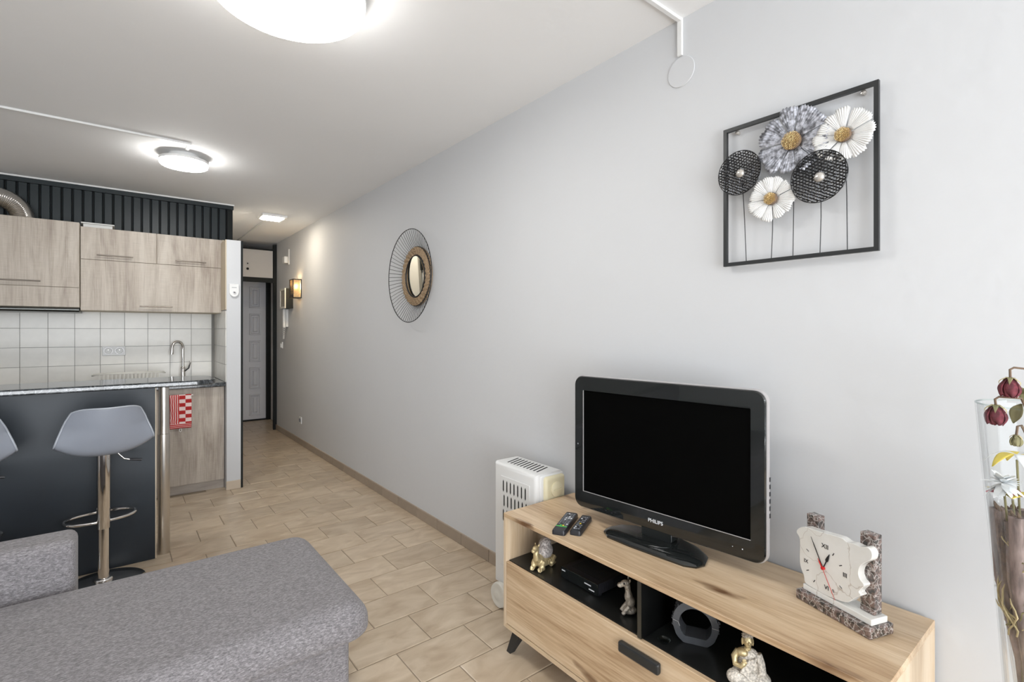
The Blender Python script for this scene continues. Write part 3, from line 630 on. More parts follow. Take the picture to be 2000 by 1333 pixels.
def daisy(key, n, m, d, lab, cm, seed, lobes=1):
    rnd = random.Random(seed)
    Y, Z, r = FL[key]; u, v = loc2(Y, Z); T = FT(u, v, d)
    hub = part('flower', G().lathe([(r * .34, -0.002), (r * .34, 0.002), (0, 0.004)], 32, T), m, t); hub['label'] = lab
    for i in range(n):
        a0 = 2 * PI * i / n + rnd.uniform(-.07, .07); R1 = r * rnd.uniform(.92, 1.03); wd = 2 * PI / n * 0.5 * 0.96
        nu, nv = 12, 6; ph = rnd.random() * 6
        def fn(a, b):
            s = (a - .5) * 2; rr = r * .25 + (R1 - r * .25) * b
            fringe = (0.022 * r * math.sin(a * 12 * PI) + 0.02 * r * math.sin(a * 7 + ph)) * (b > .95)
            rr = rr * (1 - 0.10 * b * s ** 6) + fringe
            ww = wd * (0.88 + 0.26 * math.sin(min(b * 1.6, 1) * PI / 2))
            th = a0 + s * ww * (0.95 if lobes == 1 else 1)
            z = 0.004 + 0.014 * b * (1 - b * .35) + 0.0012 * math.cos(a * 12 * PI) * b - 0.005 * s * s * b + (0.0015 if i % 2 else 0)
            return (rr * math.cos(th), rr * math.sin(th), z)
        part('petal', G().grid(fn, 24, nv, T), m, hub, smooth=25, solid=0.0008)
    o = part('flower_centre', G().lathe([(r * .25, 0.004), (r * .26, 0.010), (r * .18, 0.016), (0, 0.019)], 32, T), M['stem'], hub, smooth=60)
    hexnet('gold_centre', r * .27, 0.0048 * cm, 0.0018, M['goldc'], hub, -0.004, T @ Tr(0, 0, 0.0225))
daisy('grey', 11, M['petalgrey'], 0.034, 'mottled grey tin flower with gold centre', 1.0, 3)
daisy('whiteR', 12, M['petalwhite'], 0.036, 'larger white tin flower with gold centre', 0.8, 5)
daisy('whiteL', 11, M['petalwhite'], 0.036, 'smaller white tin flower with gold centre', 0.75, 8)

# ------------------------------------------------------------------ kitchen base run
t = thing('base_cabinet', 'grey oak kitchen base cabinet under the black worktop', 'cabinet', (0, 4.83, 0))
part('carcass', G().box(-0.60, 0.708, 0.02, 0.56, 0.075, 0.093).box(-0.60, -0.584, 0.02, 0.56, 0.093, 0.868).box(0.692, 0.708, 0.02, 0.56, 0.093, 0.868).box(-0.584, 0.692, 0.545, 0.56, 0.093, 0.868).box(0.106, 0.122, 0.02, 0.545, 0.093, 0.70), M['oakcase'], t)
part('door', G().box(0.115, 0.706, 0.0, 0.019, 0.078, 0.862), M['oakgrey'], t, bev=0.001, seg=1)
part('door', G().box(-0.60, 0.112, 0.0, 0.019, 0.078, 0.862), M['oakgrey'], t, bev=0.001, seg=1)
part('plinth', G().box(-0.60, 0.708, 0.028, 0.045, 0.0, 0.0745), M['oakkick'], t)
tr_ = part('towel_rail', G().tube([(0.31, 0.0, 0.812), (0.31, -0.035, 0.812), (0.478, -0.035, 0.812), (0.478, 0.0, 0.812)], 0.003, 6), M['steel'], t, smooth=60)
# towel
def tfn(a, b):
    # b: over rail, from back bottom to front bottom
    L_ = 0.25 + 0.27; s = b * L_
    if s < 0.25: z = -(0.25 - s); y = 0.010
    else: z = -(s - 0.25); y = -0.010
    rr = 0.006 * math.sin(a * 9) * min(1, abs(z) * 10)
    return (0.0 + 0.146 * a + 0.002 * math.sin(s * 20), y * max(0.3, min(1, abs(z) * 40)) - (rr if y < 0 else -0.3 * rr) * .6, z + 0.005)
tw = tag(part('kitchen_towel', G().grid(tfn, 24, 52), M['towel'], None, smooth=180, solid=0.002, loc=(0.322, 4.795, 0.815)), 'red and white checked kitchen towel hanging on the cabinet door', 'towel')
part('hanging_loop', G().tube([(0.066, -.012, -0.265), (0.062, -.012, -0.285), (0.07, -.012, -0.292), (0.078, -.012, -0.285), (0.074, -.012, -0.265)], 0.0022, 5), M['white'], tw)
# worktop and sink
wt = tag(part('kitchen_worktop', G().box(-0.62, 0.709, 4.79, 4.925, 0.870, 0.901).box(-0.62, 0.709, 5.275, 5.394, 0.870, 0.901).box(-0.62, 0.255, 4.925, 5.275, 0.870, 0.901).box(0.625, 0.709, 4.925, 5.275, 0.870, 0.901), M['granite'], None), 'glossy black marbled kitchen worktop against the pale tiles', 'worktop')
sk_ = tag(part('kitchen_sink', G().box(0.245, 0.258, 4.915, 5.285, 0.9015, 0.906).box(0.622, 0.635, 4.915, 5.285, 0.9015, 0.906).box(0.258, 0.622, 4.915, 4.928, 0.9015, 0.906).box(0.258, 0.622, 5.272, 5.285, 0.9015, 0.906)
   .box(0.258, 0.262, 4.928, 5.272, 0.76, 0.904).box(0.618, 0.622, 4.928, 5.272, 0.76, 0.904).box(0.262, 0.618, 4.928, 4.932, 0.76, 0.904).box(0.262, 0.618, 5.268, 5.272, 0.76, 0.904).box(0.258, 0.622, 4.928, 5.272, 0.755, 0.76), M['blackshelf'], None, bev=0.001, seg=1), 'black inset kitchen sink beside the partition', 'sink')
t = thing('kitchen_tap', 'tall chrome gooseneck kitchen tap standing behind the bar top', 'tap', (0.455, 5.33, 0.901))
part('base', G().lathe([(0.026, 0), (0.026, 0.012), (0.021, 0.016), (0.021, 0.105), (0.016, 0.112)], 24), M['chrome'], t, smooth=40)
pts = [(0, 0, 0.10), (0, 0, 0.26)]
for i in range(13):
    a = PI * i / 12; pts.append((-0.040 + 0.040 * math.cos(a), -0.02 * i / 12, 0.285 + 0.052 * math.sin(a)))
pts.append((-0.083, -0.022, 0.262))
part('spout', G().tube(pts, 0.0115, 12), M['chrome'], t, smooth=60)
part('aerator', G().tube([(-0.082, -0.022, 0.268), (-0.085, -0.022, 0.226)], 0.0145, 14), M['chrome'], t, smooth=40)
part('lever', G().tube([(0.012, -0.01, 0.075), (0.04, -0.02, 0.10), (0.058, -0.024, 0.165)], [0.009, 0.009, 0.007], 8), M['chrome'], t, smooth=60)
# dish rack
t = thing('dish_rack', 'low cream dish rack on the worktop below the double socket', 'dish rack', (0.075, 5.17, 0.901))
part('tray', G().box(-0.215, 0.215, -0.10, 0.10, 0.004, 0.012), M['creamw'], t, bev=0.003)
part('rim', G().tube([(-0.21, -0.10, 0.088), (0.205, -0.10, 0.088), (0.235, -0.06, 0.082), (0.235, 0.06, 0.082), (0.205, 0.10, 0.082), (-0.21, 0.10, 0.082), (-0.235, 0.06, 0.078), (-0.235, -0.06, 0.078)], 0.006, 6, True), M['creamw'], t, smooth=60)
for i in range(16):
    x = -0.19 + i * 0.0255
    part('bar', G().box(x - .004, x + .004, -0.104, -0.096, 0.004, 0.088), M['creamw'], t)
    part('bar', G().box(x - .004, x + .004, 0.096, 0.104, 0.004, 0.080), M['creamw'], t)
# double socket
t = thing('double_socket', 'double white power socket on the tiled splashback', 'socket', (-0.028, 5.391, 1.165))
part('plate', G().box(-0.078, 0.078, -0.007, 0.0, -0.040, 0.040), M['white'], t, bev=0.003)
for x in (-0.037, 0.037):
    s_ = part('socket_ring', G().lathe([(0.030, 0), (0.030, .004), (0.0265, .004), (0.025, 0.0)], 32, Tr(x, -0.007, 0) @ RX, closed=True), M['silver'], t, smooth=40)
    part('socket_face', G().lathe([(0.022, 0), (0.020, .0025), (0.0, .0025)], 32, Tr(x, -0.007, 0) @ RX), M['white'], t, smooth=40)
    part('earth_pin', G().lathe([(0.003, 0), (0.003, .012)], 8, Tr(x, -0.007, 0.008) @ RX), M['steel'], t)
# thermostat on partition
t = thing('thermostat', 'white thermostat with small knob on the narrow partition end', 'thermostat', (0.766, 4.75, 1.675))
part('cover', G().prism([(-0.036, 0.055), (-0.036, -0.02), (-0.028, -0.04), (-0.012, -0.054), (0.012, -0.054), (0.028, -0.04), (0.036, -0.02), (0.036, 0.055)], 0, 0.016, RX), M['white'], t, bev=0.003)
part('knob', G().lathe([(0.012, .016), (0.011, .022), (0, .023)], 20, Tr(0, 0, -0.018) @ RX), M['silver'], t, smooth=40)
part('pointer', G().box(-0.006, 0.006, -0.0245, -0.022, -0.022, -0.015), M['ink'], t)
part('slot', G().box(-0.018, 0.018, -0.0170, -0.0155, 0.022, 0.026), M['button'], t)

# ------------------------------------------------------------------ upper cabinets
def bar_handle(x0, x1, z, parent, y=-0.028):
    h = part('handle', G().tube([(x0, y, z), (x1, y, z)], 0.0045, 8).tube([(x0 + .02, 0, z), (x0 + .02, y, z)], 0.003, 6).tube([(x1 - .02, 0, z), (x1 - .02, y, z)], 0.003, 6), M['handle'], parent, smooth=50)
t = thing('wall_cabinet', 'right grey oak wall cabinet with two top flaps over a wide door', 'cabinet', (0, 5.0, 1.49))
part('carcass', G().box(-0.226, 0.715, 0.020, 0.395, 0.0, 0.636), M['oakcase'], t)
part('side_panel', G().box(0.7175, 0.7275, -0.002, 0.395, -0.004, 0.642), M['oakcase'], t)
for x0, x1, h0, h1 in ((-0.224, 0.246, -0.130, 0.094), (0.249, 0.716, 0.372, 0.592)):
    fd = part('flap_door', G().box(x0, x1, 0, 0.018, 0.394, 0.640), M['oakgrey'], t, bev=0.001, seg=1)
    bar_handle(h0, h1, 0.428, fd)
fd = part('flap_door', G().box(-0.224, 0.716, 0, 0.018, 0.002, 0.391), M['oakgrey'], t, bev=0.001, seg=1)
bar_handle(0.134, 0.354, 0.041, fd)
t = thing('wall_cabinet', 'left grey oak wall cabinet over the extractor hood', 'cabinet', (0, 4.99, 1.51))
part('carcass', G().box(-0.83, -0.2295, 0.020, 0.405, 0.0, 0.642), M['oakcase'], t)
fd = part('flap_door', G().box(-0.83, -0.231, 0, 0.018, 0.152, 0.645), M['oakgrey'], t, bev=0.001, seg=1)
bar_handle(-0.68, -0.443, 0.186, fd)
part('fascia', G().box(-0.83, -0.231, 0, 0.018, 0.002, 0.149), M['oakgrey'], t, bev=0.001, seg=1)
t = thing('extractor_hood', 'slim dark metal extractor hood under the left wall cabinet', 'extractor hood', (0, 5.0, 1.51))
part('front_edge', G().tube([(-0.83, -0.004, -0.018), (-0.231, -0.004, -0.018)], 0.017, 12), M['gunmetal'], t, smooth=50)
part('body', G().box(-0.83, -0.231, 0.012, 0.38, -0.034, -0.001), M['gunmetal'], t)
# foil duct
t = thing('foil_duct', 'ribbed aluminium exhaust duct bending above the left cabinet', 'duct', (-0.565, 5.24, 2.152))
g = G(); pts = []; rr = []
n = 150
for i in range(n):
    a = i / (n - 1) * 2.2
    if a < 0.10: p = (0, 0, a)
    elif a < 0.10 + 0.19 * PI / 2: q = (a - .10) / 0.19; p = (-0.19 + 0.19 * math.cos(q), 0, 0.06 + 0.04 * 0 + 0.17 * math.sin(q) + .0)
    else: p = (-0.19 - (a - .10 - 0.19 * PI / 2), 0, 0.23)
    if a >= .10 and a < .10 + .19 * PI / 2: pass
    if p[0] < -0.9: break
    pts.append(p); rr.append(0.066 + (0.0018 if i % 2 else -0.0018))
# rebuild path smoothly
pts = [(0, 0, 0.0), ] ; rr = [0.067]
for i in range(1, 8): pts.append((0, 0, 0.004 * i)); rr.append(0.067 + (0.0018 if i % 2 else -0.0018))
for i in range(48):
    q = PI / 2 * i / 47; pts.append((-0.17 + 0.17 * math.cos(q), 0, 0.030 + 0.15 * math.sin(q))); rr.append(0.067 + (0.0018 if i % 2 else -0.0018))
for i in range(1, 90): pts.append((-0.17 - 0.0055 * i, 0, 0.180)); rr.append(0.067 + (0.0018 if i % 2 else -0.0018))
part('pipe', G().tube(pts, rr, 28), M['foil'], t, smooth=60)
part('collar', G().lathe([(0.071, 0), (0.071, 0.02), (0.068, 0.022)], 28), M['foil'], t, smooth=40)
t = thing('card_tray', 'flat grey-white card tray lying on top of the wall cabinets', 'tray', (-0.135, 5.02, 2.157))
t.location.z = 2.131
part('base', G().box(-0.075, 0.100, 0.0, 0.20, 0.0, 0.026), M['paper'], t, bev=0.002)
part('lid', G().box(-0.088, 0.112, -0.012, 0.21, 0.026, 0.036), M['paper'], t, bev=0.002)

# ------------------------------------------------------------------ bar counter
t = thing('bar_counter', 'anthracite breakfast bar with glossy black marbled top and metal post', 'bar counter', (0, 3.575, 0))
part('front_panel', G().box(-1.25, 0.170, 0, 0.030, 0.001, 1.004), M['barpanel'], t)
part('edge_strip', G().box(0.170, 0.175, 0, 0.030, 0.001, 1.004), M['oakcase'], t)
pts = [(-1.25, -0.055), (0.38, -0.055)]
for i in range(9):
    a = -PI / 2 + PI / 2 * i / 8; pts.append((0.38 + 0.10 * math.cos(a), 0.045 + 0.10 * math.sin(a)))
for i in range(9):
    a = PI / 2 * i / 8; pts.append((0.38 + 0.10 * math.cos(a), 0.245 + 0.10 * math.sin(a)))
pts.append((-1.25, 0.345))
part('bar_top', G().prism(pts, 1.004, 1.035), M['granite'], t, bev=0.008, seg=3, smooth=40)
ps = part('post', G().lathe([(0.027, 0.70), (0.027, 1.004)], 32, Tr(0.215, 0.065, 0)), M['steel'], t, smooth=40)
part('post_sleeve', G().lathe([(0.029, 0.0), (0.0305, 0.004), (0.0305, 0.715), (0.027, 0.717)], 32, Tr(0.215, 0.065, 0)), M['steel'], ps, smooth=40)
# ------------------------------------------------------------------ bar stools
def seat_surface(a, b):
    """a across, b front edge -> top of the low back (local -y is the back)"""
    s = (a - .5) * 2
    P_ = [(0.0, 0.165, 0.700, 0.150), (0.12, 0.13, 0.712, 0.172), (0.3, 0.03, 0.705, 0.185), (0.46, -0.07, 0.698, 0.197), (0.58, -0.135, 0.718, 0.197), (0.70, -0.168, 0.785, 0.183), (0.85, -0.190, 0.872, 0.160), (1.0, -0.203, 0.948, 0.136)]
    for k in range(len(P_) - 1):
        if b <= P_[k + 1][0] + 1e-9:
            q = (b - P_[k][0]) / (P_[k + 1][0] - P_[k][0])
            A, B_, C_, D_ = P_[max(k - 1, 0)], P_[k], P_[k + 1], P_[min(k + 2, len(P_) - 1)]
            y, z, wd = [0.5 * (2 * B_[i] + (C_[i] - A[i]) * q + (2 * A[i] - 5 * B_[i] + 4 * C_[i] - D_[i]) * q * q + (3 * B_[i] - A[i] - 3 * C_[i] + D_[i]) * q ** 3) for i in (1, 2, 3)]; break
    side = math.exp(-((b - 0.50) / 0.26) ** 2)
    z += (0.062 * side) * abs(s) ** 2.6 - 0.020 * (b > .86) * abs(s) ** 5 * ((b - .86) / .14)
    y += 0.085 * abs(s) ** 2 * max(0, min(1, (b - 0.45) / 0.35))
    return (wd * s, y, z)
def rim_pts():
    pts = [seat_surface(0, b / 30) for b in range(31)] + [seat_surface(a / 20, 1) for a in range(1, 21)] + [seat_surface(1, b / 30) for b in range(29, -1, -1)] + [seat_surface(a / 20, 0) for a in range(19, 0, -1)]
    return pts
def stool(x, y, rz, label):
    t = thing('bar_stool', label, 'bar stool', (x, y, 0), rz, 'grey bar stools at the bar')
    st = part('seat', G().grid(seat_surface, 24, 40), M['stoolgrey'], t, smooth=180, solid=0.007, sub=1)
    part('seat_rim', G().tube(rim_pts(), 0.0052, 6, True), M['stoolrim'], st, smooth=180)
    part('pole', G().lathe([(0.0275, 0.30), (0.0285, 0.302), (0.0285, 0.688), (0.05, 0.690), (0.05, 0.697)], 32), M['chrome'], t, smooth=35)
    part('lower_pole', G().lathe([(0.030, 0.012), (0.0235, 0.055), (0.0235, 0.31)], 32), M['chrome'], t, smooth=35)
    part('collar', G().lathe([(0.038, 0.022), (0.041, 0.030), (0.038, 0.040), (0.030, 0.044)], 32), M['chrome'], t, smooth=60)
    part('base', G().lathe([(0.178, 0.0), (0.182, 0.004), (0.178, 0.010), (0.11, 0.016), (0.05, 0.022), (0.02, 0.034)], 64), M['chrome'], t, smooth=60)
    pts = []
    for i in range(40):
        a = 2 * PI * i / 40; pts.append((0.150 * math.copysign(abs(math.cos(a)) ** .75, math.cos(a)), 0.095 + 0.095 * math.sin(a), 0.335))
    part('footrest', G().tube(pts, 0.0085, 8, True), M['chrome'], t, smooth=60)
    lv = part('lever', G().tube([(0.02, 0.0, 0.690), (0.06, -0.0, 0.682), (0.085, -0.01, 0.650), (0.115, -0.012, 0.640)], 0.0042, 8), M['chrome'], t, smooth=60)
    part('lever_grip', G().tube([(0.108, -0.012, 0.642), (0.160, -0.014, 0.632)], [0.006, 0.0075], 8), M['plblack'], lv, smooth=60)
    return t
stool(-0.060, 3.37, R(8), 'grey low-backed bar stool on chrome column nearest the metal post')
stool(-0.585, 3.36, R(8), 'grey low-backed bar stool cut by the left edge of the photo')

# ------------------------------------------------------------------ sofa
t = thing('sofa', 'grey heather fabric corner sofa with wide seat cushion', 'sofa', (0, 0, 0))
part('base', G().box(-1.6, 0.602, 1.62, 2.33, 0.03, 0.322), M['fabric'], t, bev=0.02, seg=3, smooth=60)
def cushion(u0, u1, v0, v1, z0, z1, re, rc):
    bm = bmesh.new(); bmesh.ops.create_cube(bm, size=1.0)
    for v in bm.verts: v.co = ((u0 + u1) / 2 + v.co.x * (u1 - u0), (v0 + v1) / 2 + v.co.y * (v1 - v0), (z0 + z1) / 2 + v.co.z * (z1 - z0))
    ve = [e for e in bm.edges if abs(e.verts[0].co.z - e.verts[1].co.z) > 1e-4]
    bmesh.ops.bevel(bm, geom=ve, offset=rc, segments=6, profile=0.5, affect='EDGES')
    te = [e for e in bm.edges if abs(e.verts[0].co.z - e.verts[1].co.z) < 1e-5 and abs(e.verts[0].co.z - z1) < 1e-4]
    bmesh.ops.bevel(bm, geom=te, offset=re, segments=7, profile=0.5, affect='EDGES')
    te = [e for e in bm.edges if abs(e.verts[0].co.z - z0) < 1e-4 and abs(e.verts[1].co.z - z0) < 1e-4]
    bmesh.ops.bevel(bm, geom=te, offset=0.02, segments=3, profile=0.5, affect='EDGES')
    me = bpy.data.meshes.new('cushion'); bm.to_mesh(me); bm.free(); return me
link('seat_cushion', cushion(-1.6, 0.672, 1.575, 2.355, 0.322, 0.432, 0.075, 0.085), M['fabric'], t, smooth=60)
part('backrest', G().box(-1.6, -0.118, 2.345, 2.51, 0.03, 0.590), M['fabric'], t, bev=0.03, seg=4, smooth=60)
for x in (-1.5, 0.52):
    for yy in (1.68, 2.26): part('leg', G().box(x - .025, x + .025, yy - .025, yy + .025, 0, 0.032), M['blackmetal'], t)

# ------------------------------------------------------------------ TV stand
SX0, SX1, SY0, SY1, ST = 1.258, 1.672, 0.333, 1.646, 0.575
t = thing('tv_stand', 'low knotty oak television stand with black open niche and slanted legs', 'tv stand', (SX0, SY0, 0))
Dp, Wd = SX1 - SX0, SY1 - SY0
part('top', G().box(0, Dp, 0, Wd, ST - 0.017, ST), M['oak'], t, bev=0.0012, seg=1)
part('side_panel', G().box(0, Dp, Wd - 0.016, Wd, 0.104, ST - 0.0172), M['oakv'], t, bev=0.001, seg=1)
part('side_panel', G().box(0, Dp, 0, 0.016, 0.104, ST - 0.0172), M['oakv'], t, bev=0.001, seg=1)
part('bottom_panel', G().box(0.0, Dp, 0.0162, Wd - 0.0162, 0.104, 0.120), M['oakedge'], t)
part('shelf', G().box(0.018, Dp - 0.01, 0.0162, Wd - 0.0162, 0.364, 0.379), M['blackshelf'], t)
part('back_panel', G().box(Dp - 0.008, Dp - 0.003, 0.0162, Wd - 0.0162, 0.12, ST - 0.018), M['blackshelf'], t)
part('divider', G().box(0.006, Dp - 0.01, 0.622, 0.637, 0.3795, ST - 0.0175), M['gunmetal'], t)
fd = part('flap_door', G().box(0.001, 0.017, 0.0185, Wd - 0.0185, 0.123, 0.377), M['oak'], t, bev=0.001, seg=1)
part('handle', G().box(-0.019, 0.0, 0.545, 0.695, 0.316, 0.350), M['blackmetal'], fd, bev=0.006)
for (lx, ly) in ((0.05, Wd - 0.06), (0.05, 0.06), (Dp - 0.06, Wd - 0.06), (Dp - 0.06, 0.06)):
    sx = -1 if lx < .1 else 1; sy = 1 if ly > .5 else -1
    tp = [(lx - .024, ly - .024), (lx + .024, ly - .024), (lx + .024, ly + .024), (lx - .024, ly + .024)]
    bx_ = [(lx + sx * .03 + a * .012, ly + sy * .038 + b * .012) for a, b in ((-1, -1), (1, -1), (1, 1), (-1, 1))]
    v = [(x, y, 0) for x, y in bx_] + [(x, y, 0.104) for x, y in tp]
    part('leg', G().add(v, [(3, 2, 1, 0), (4, 5, 6, 7), (0, 1, 5, 4), (1, 2, 6, 5), (2, 3, 7, 6), (3, 0, 4, 7)]), M['blackmetal'], t)

# ------------------------------------------------------------------ television (local x to viewer's right, -y towards viewer)
tvx, tvy = 1.495, 1.066
ang = math.atan2(-0.9966, 0.0825)
t = thing('television', 'flat black television with glossy bezel on an oval stand', 'television', (tvx, tvy, ST), ang)
def rrect(hw, z0, z1, r, n=8):
    pts = []
    for cx, cz, a0 in ((hw - r, z1 - r, 0), (-hw + r, z1 - r, 90), (-hw + r, z0 + r, 180), (hw - r, z0 + r, 270)):
        for i in range(n + 1):
            a = R(a0 + 90 * i / n); pts.append((cx + r * math.cos(a), cz + r * math.sin(a)))
    return pts
TW, TZ0, TZ1 = 0.369, 0.048, 0.574
def loop_mesh(loops, cap0=True, cap1=True):
    v = []; f = []; n = len(loops[0][0])
    for pts, y in loops: v += [(x, y, z) for x, z in pts]
    for j in range(len(loops) - 1):
        for i in range(n): f.append((j * n + i, j * n + (i + 1) % n, (j + 1) * n + (i + 1) % n, (j + 1) * n + i))
    if cap0: f.append(tuple(range(n)))
    if cap1: f.append(tuple((len(loops) - 1) * n + i for i in range(n)))
    return G().add(v, f)
bez = loop_mesh([(rrect(TW, TZ0, TZ1, 0.035), 0.012), (rrect(TW, TZ0, TZ1, 0.035), 0.0), (rrect(TW - .003, TZ0 + .003, TZ1 - .003, 0.033), -0.004),
                 (rrect(TW - 0.044, TZ0 + 0.066, TZ1 - 0.056, 0.003), -0.002), (rrect(TW - 0.046, TZ0 + 0.068, TZ1 - 0.058, 0.003), 0.006)], True, False)
bz = part('bezel', bez, M['tvblack'], t, smooth=25)
part('screen', G().box(-TW + 0.044, TW - 0.044, 0.003, 0.005, TZ0 + 0.066, TZ1 - 0.056), M['screen'], t)
part('silver_surround', loop_mesh([(rrect(TW + .002, TZ0 - .002, TZ1 + .002, 0.037), 0.004), (rrect(TW + .004, TZ0 - .004, TZ1 + .004, 0.038), 0.010), (rrect(TW + .004, TZ0 - .004, TZ1 + .004, 0.038), 0.020), (rrect(TW - .004, TZ0 + .004, TZ1 - .004, 0.036), 0.030)]), M['silver'], t, smooth=30)
bk = part('back_shell', loop_mesh([(rrect(TW - .005, TZ0 + .005, TZ1 - .005, 0.035), 0.028), (rrect(TW - .03, TZ0 + .02, TZ1 - .03, 0.03), 0.055), (rrect(TW - .10, TZ0 + .04, TZ1 - .10, 0.03), 0.085)]), M['plblack'], t, smooth=30)
for i in range(6): part('side_button', G().box(TW + .003, TW + .006, 0.016, 0.022, 0.30 - i * .022, 0.313 - i * .022), M['plblack'], t)
fx = G()
fx.box(-TW + .0435, -TW + .0455, -0.0045, -0.002, TZ0 + .066, TZ1 - .056).box(-TW + .0435, TW - .0435, -0.0045, -0.002, TZ0 + .0655, TZ0 + .0672)
part('screen_edge_line', fx, M['silver'], t)
text('brand_lettering', 'PHILIPS', 0.0185, M['tvtext'], t, (0.0, -0.0045, TZ0 + 0.032), (R(90), 0, 0), 0.0006)
part('led_mark', G().box(0.30, 0.303, -0.0045, -0.0035, TZ0 + .03, TZ0 + .033).box(0.27, 0.272, -0.0045, -0.0035, TZ0 + .03, TZ0 + .032), M['tvtext'], t)
part('sensor_mark', G().lathe([(0.003, 0), (0.003, .001)], 12, Tr(-TW + 0.018, -0.004, 0.30) @ RX), M['button'], t)
part('stand_neck', loop_mesh([([(x * 1, z) for x, z in rrect(0.060, 0.018, 0.075, 0.008)], 0.0), (rrect(0.060, 0.018, 0.075, 0.008), 0.045)]), M['tvblack'], t, smooth=30, bev=0.002)
part('swivel_disc', G().lathe([(0.075, 0.014), (0.075, 0.0175), (0.070, 0.019)], 40, Tr(0, 0.01, 0)), M['tvblack'], t, smooth=30)
def basepoly(s):
    raw = [(-0.19, -0.03), (-0.165, -0.062), (-0.10, -0.083), (0.0, -0.092), (0.10, -0.083), (0.165, -0.066), (0.195, -0.025), (0.185, 0.03), (0.15, 0.065), (0.08, 0.082), (0, 0.088), (-0.08, 0.082), (-0.15, 0.068), (-0.188, 0.03)]
    raw = [(-0.185, -0.055), (-0.15, -0.082), (-0.05, -0.090), (0.05, -0.090), (0.15, -0.088), (0.185, -0.070), (0.196, -0.035), (0.180, 0.02), (0.13, 0.06), (0.06, 0.080), (0, 0.084), (-0.06, 0.080), (-0.13, 0.066), (-0.18, 0.03), (-0.197, -0.02)]
    return [(x * s, y * s) for x, y in raw]
v = []; f = []; n = 15
for s, z in ((1.0, 0.0), (1.01, 0.006), (0.985, 0.011), (0.90, 0.0165)): v += [(x, y, z) for x, y in basepoly(s)]
for j in range(3):
    for i in range(n): f.append((j * n + i, j * n + (i + 1) % n, (j + 1) * n + (i + 1) % n, (j + 1) * n + i))
f += [tuple(range(n))[::-1], tuple(3 * n + i for i in range(n))]
part('stand_base', G().add(v, f), M['tvblack'], t, smooth=30)
pts = [(-0.30, 0.05, 0.09), (-0.345, 0.06, 0.085), (-0.385, 0.062, 0.080), (-0.402, 0.070, 0.055), (-0.405, 0.085, 0.012), (-0.402, 0.11, 0.003), (-0.39, 0.13, 0.003)]
part('power_cable', G().tube(pts, 0.0028, 6), M['plblack'], t, smooth=60)

# ------------------------------------------------------------------ remotes
def remote(name, x, y, L_, W_, rz, label, big):
    t = thing(name, label, 'remote control', (x, y, ST), rz, 'remote controls on the tv stand')
    part('body', loop_mesh([(rrect(W_ / 2, 0, L_, 0.008, 4), 0.0), (rrect(W_ / 2, 0, L_, 0.008, 4), -0.012), (rrect(W_ / 2 - .003, 0.003, L_ - .003, 0.006, 4), -0.018)]), M['plblack'], t, smooth=30)
    t.children[0].rotation_euler = (R(-90), 0, 0)
    rnd = random.Random(int(L_ * 1000)); cols = 4 if big else 3
    for r_ in range(9 if big else 8):
        for c_ in range(cols):
            y_ = L_ * (0.26 if big else 0.14) + r_ * L_ * (0.078 if big else .1); x_ = (c_ - (cols - 1) / 2) * W_ * .2
            if rnd.random() < .1: continue
            mm = M['button']
            if big and r_ == 0: mm = [M['red'], M['green'], M['yellow'], M['button']][c_ % 4]
            if not big and r_ == 3 and c_ == 1: mm = M['yellow']
            part('button', G().box(x_ - W_ * .07, x_ + W_ * .07, y_ - .0028, y_ + .0028, 0.0178, 0.0196), mm if rnd.random() < .75 or mm != M['button'] else M['tvtext'], t)
    if big: part('green_stripe', G().box(-W_ * .42, W_ * .42, L_ * .20, L_ * .225, 0.0178, 0.0190), M['green'], t)
    return t
remote('remote_control', 1.276, 1.337, 0.200, 0.050, math.atan2(1.441 - 1.337, 1.459 - 1.276) - PI / 2, 'longer remote with coloured buttons and light stripe, left of pair', True)
remote('remote_control', 1.322, 1.296, 0.170, 0.042, math.atan2(1.378 - 1.296, 1.476 - 1.322) - PI / 2, 'shorter black remote with rounded end, nearer the television base', False)

# ------------------------------------------------------------------ marble clock
t = thing('mantel_clock', 'white onyx mantel clock between two dark marble pillars', 'clock', (1.508, 0.492, ST), R(-109.3))
part('base', G().box(-0.108, 0.102, -0.040, 0.045, 0, 0.027), M['marbled'], t, bev=0.004)
part('plinth', G().box(-0.098, 0.094, -0.024, 0.034, 0.0272, 0.043), M['onyx'], t, bev=0.002)
part('pillar', G().box(-0.106, -0.072, 0.000, 0.028, 0.0432, 0.236), M['marbled'], t, bev=0.002)
part('pillar', G().box(0.048, 0.084, 0.000, 0.028, 0.0432, 0.243), M['marbled'], t, bev=0.002)
out = [(-0.1188, 0.1792), (-0.1102, 0.1937), (-0.0911, 0.2046), (-0.0665, 0.2064), (-0.0309, 0.2100), (-0.0045, 0.2134), (0.0174, 0.2149), (0.0316, 0.2105), (0.049, 0.2137), (0.066, 0.2129), (0.084, 0.219), (0.0954, 0.2086), (0.0922, 0.191), (0.0759, 0.1757), (0.066, 0.163), (0.0609, 0.1441), (0.066, 0.1298), (0.0759, 0.1196), (0.0626, 0.0982), (0.0676, 0.0907), (0.0524, 0.0764), (0.0351, 0.0574), (0.0174, 0.0500), (-0.0195, 0.0440), (-0.0505, 0.0434), (-0.0891, 0.0470), (-0.0953, 0.0651), (-0.1081, 0.0968), (-0.1081, 0.1607)]
dense = []
for i in range(len(out)):
    p0, p1, p2, p3 = [Vector(out[(i + k) % len(out)]) for k in (-1, 0, 1, 2)]
    for k in range(4):
        q = k / 4; dense.append(tuple(0.5 * ((2 * p1) + (p2 - p0) * q + (2 * p0 - 5 * p1 + 4 * p2 - p3) * q * q + (3 * p1 - p0 - 3 * p2 + p3) * q ** 3)))
cxm = (-0.01, 0.13)
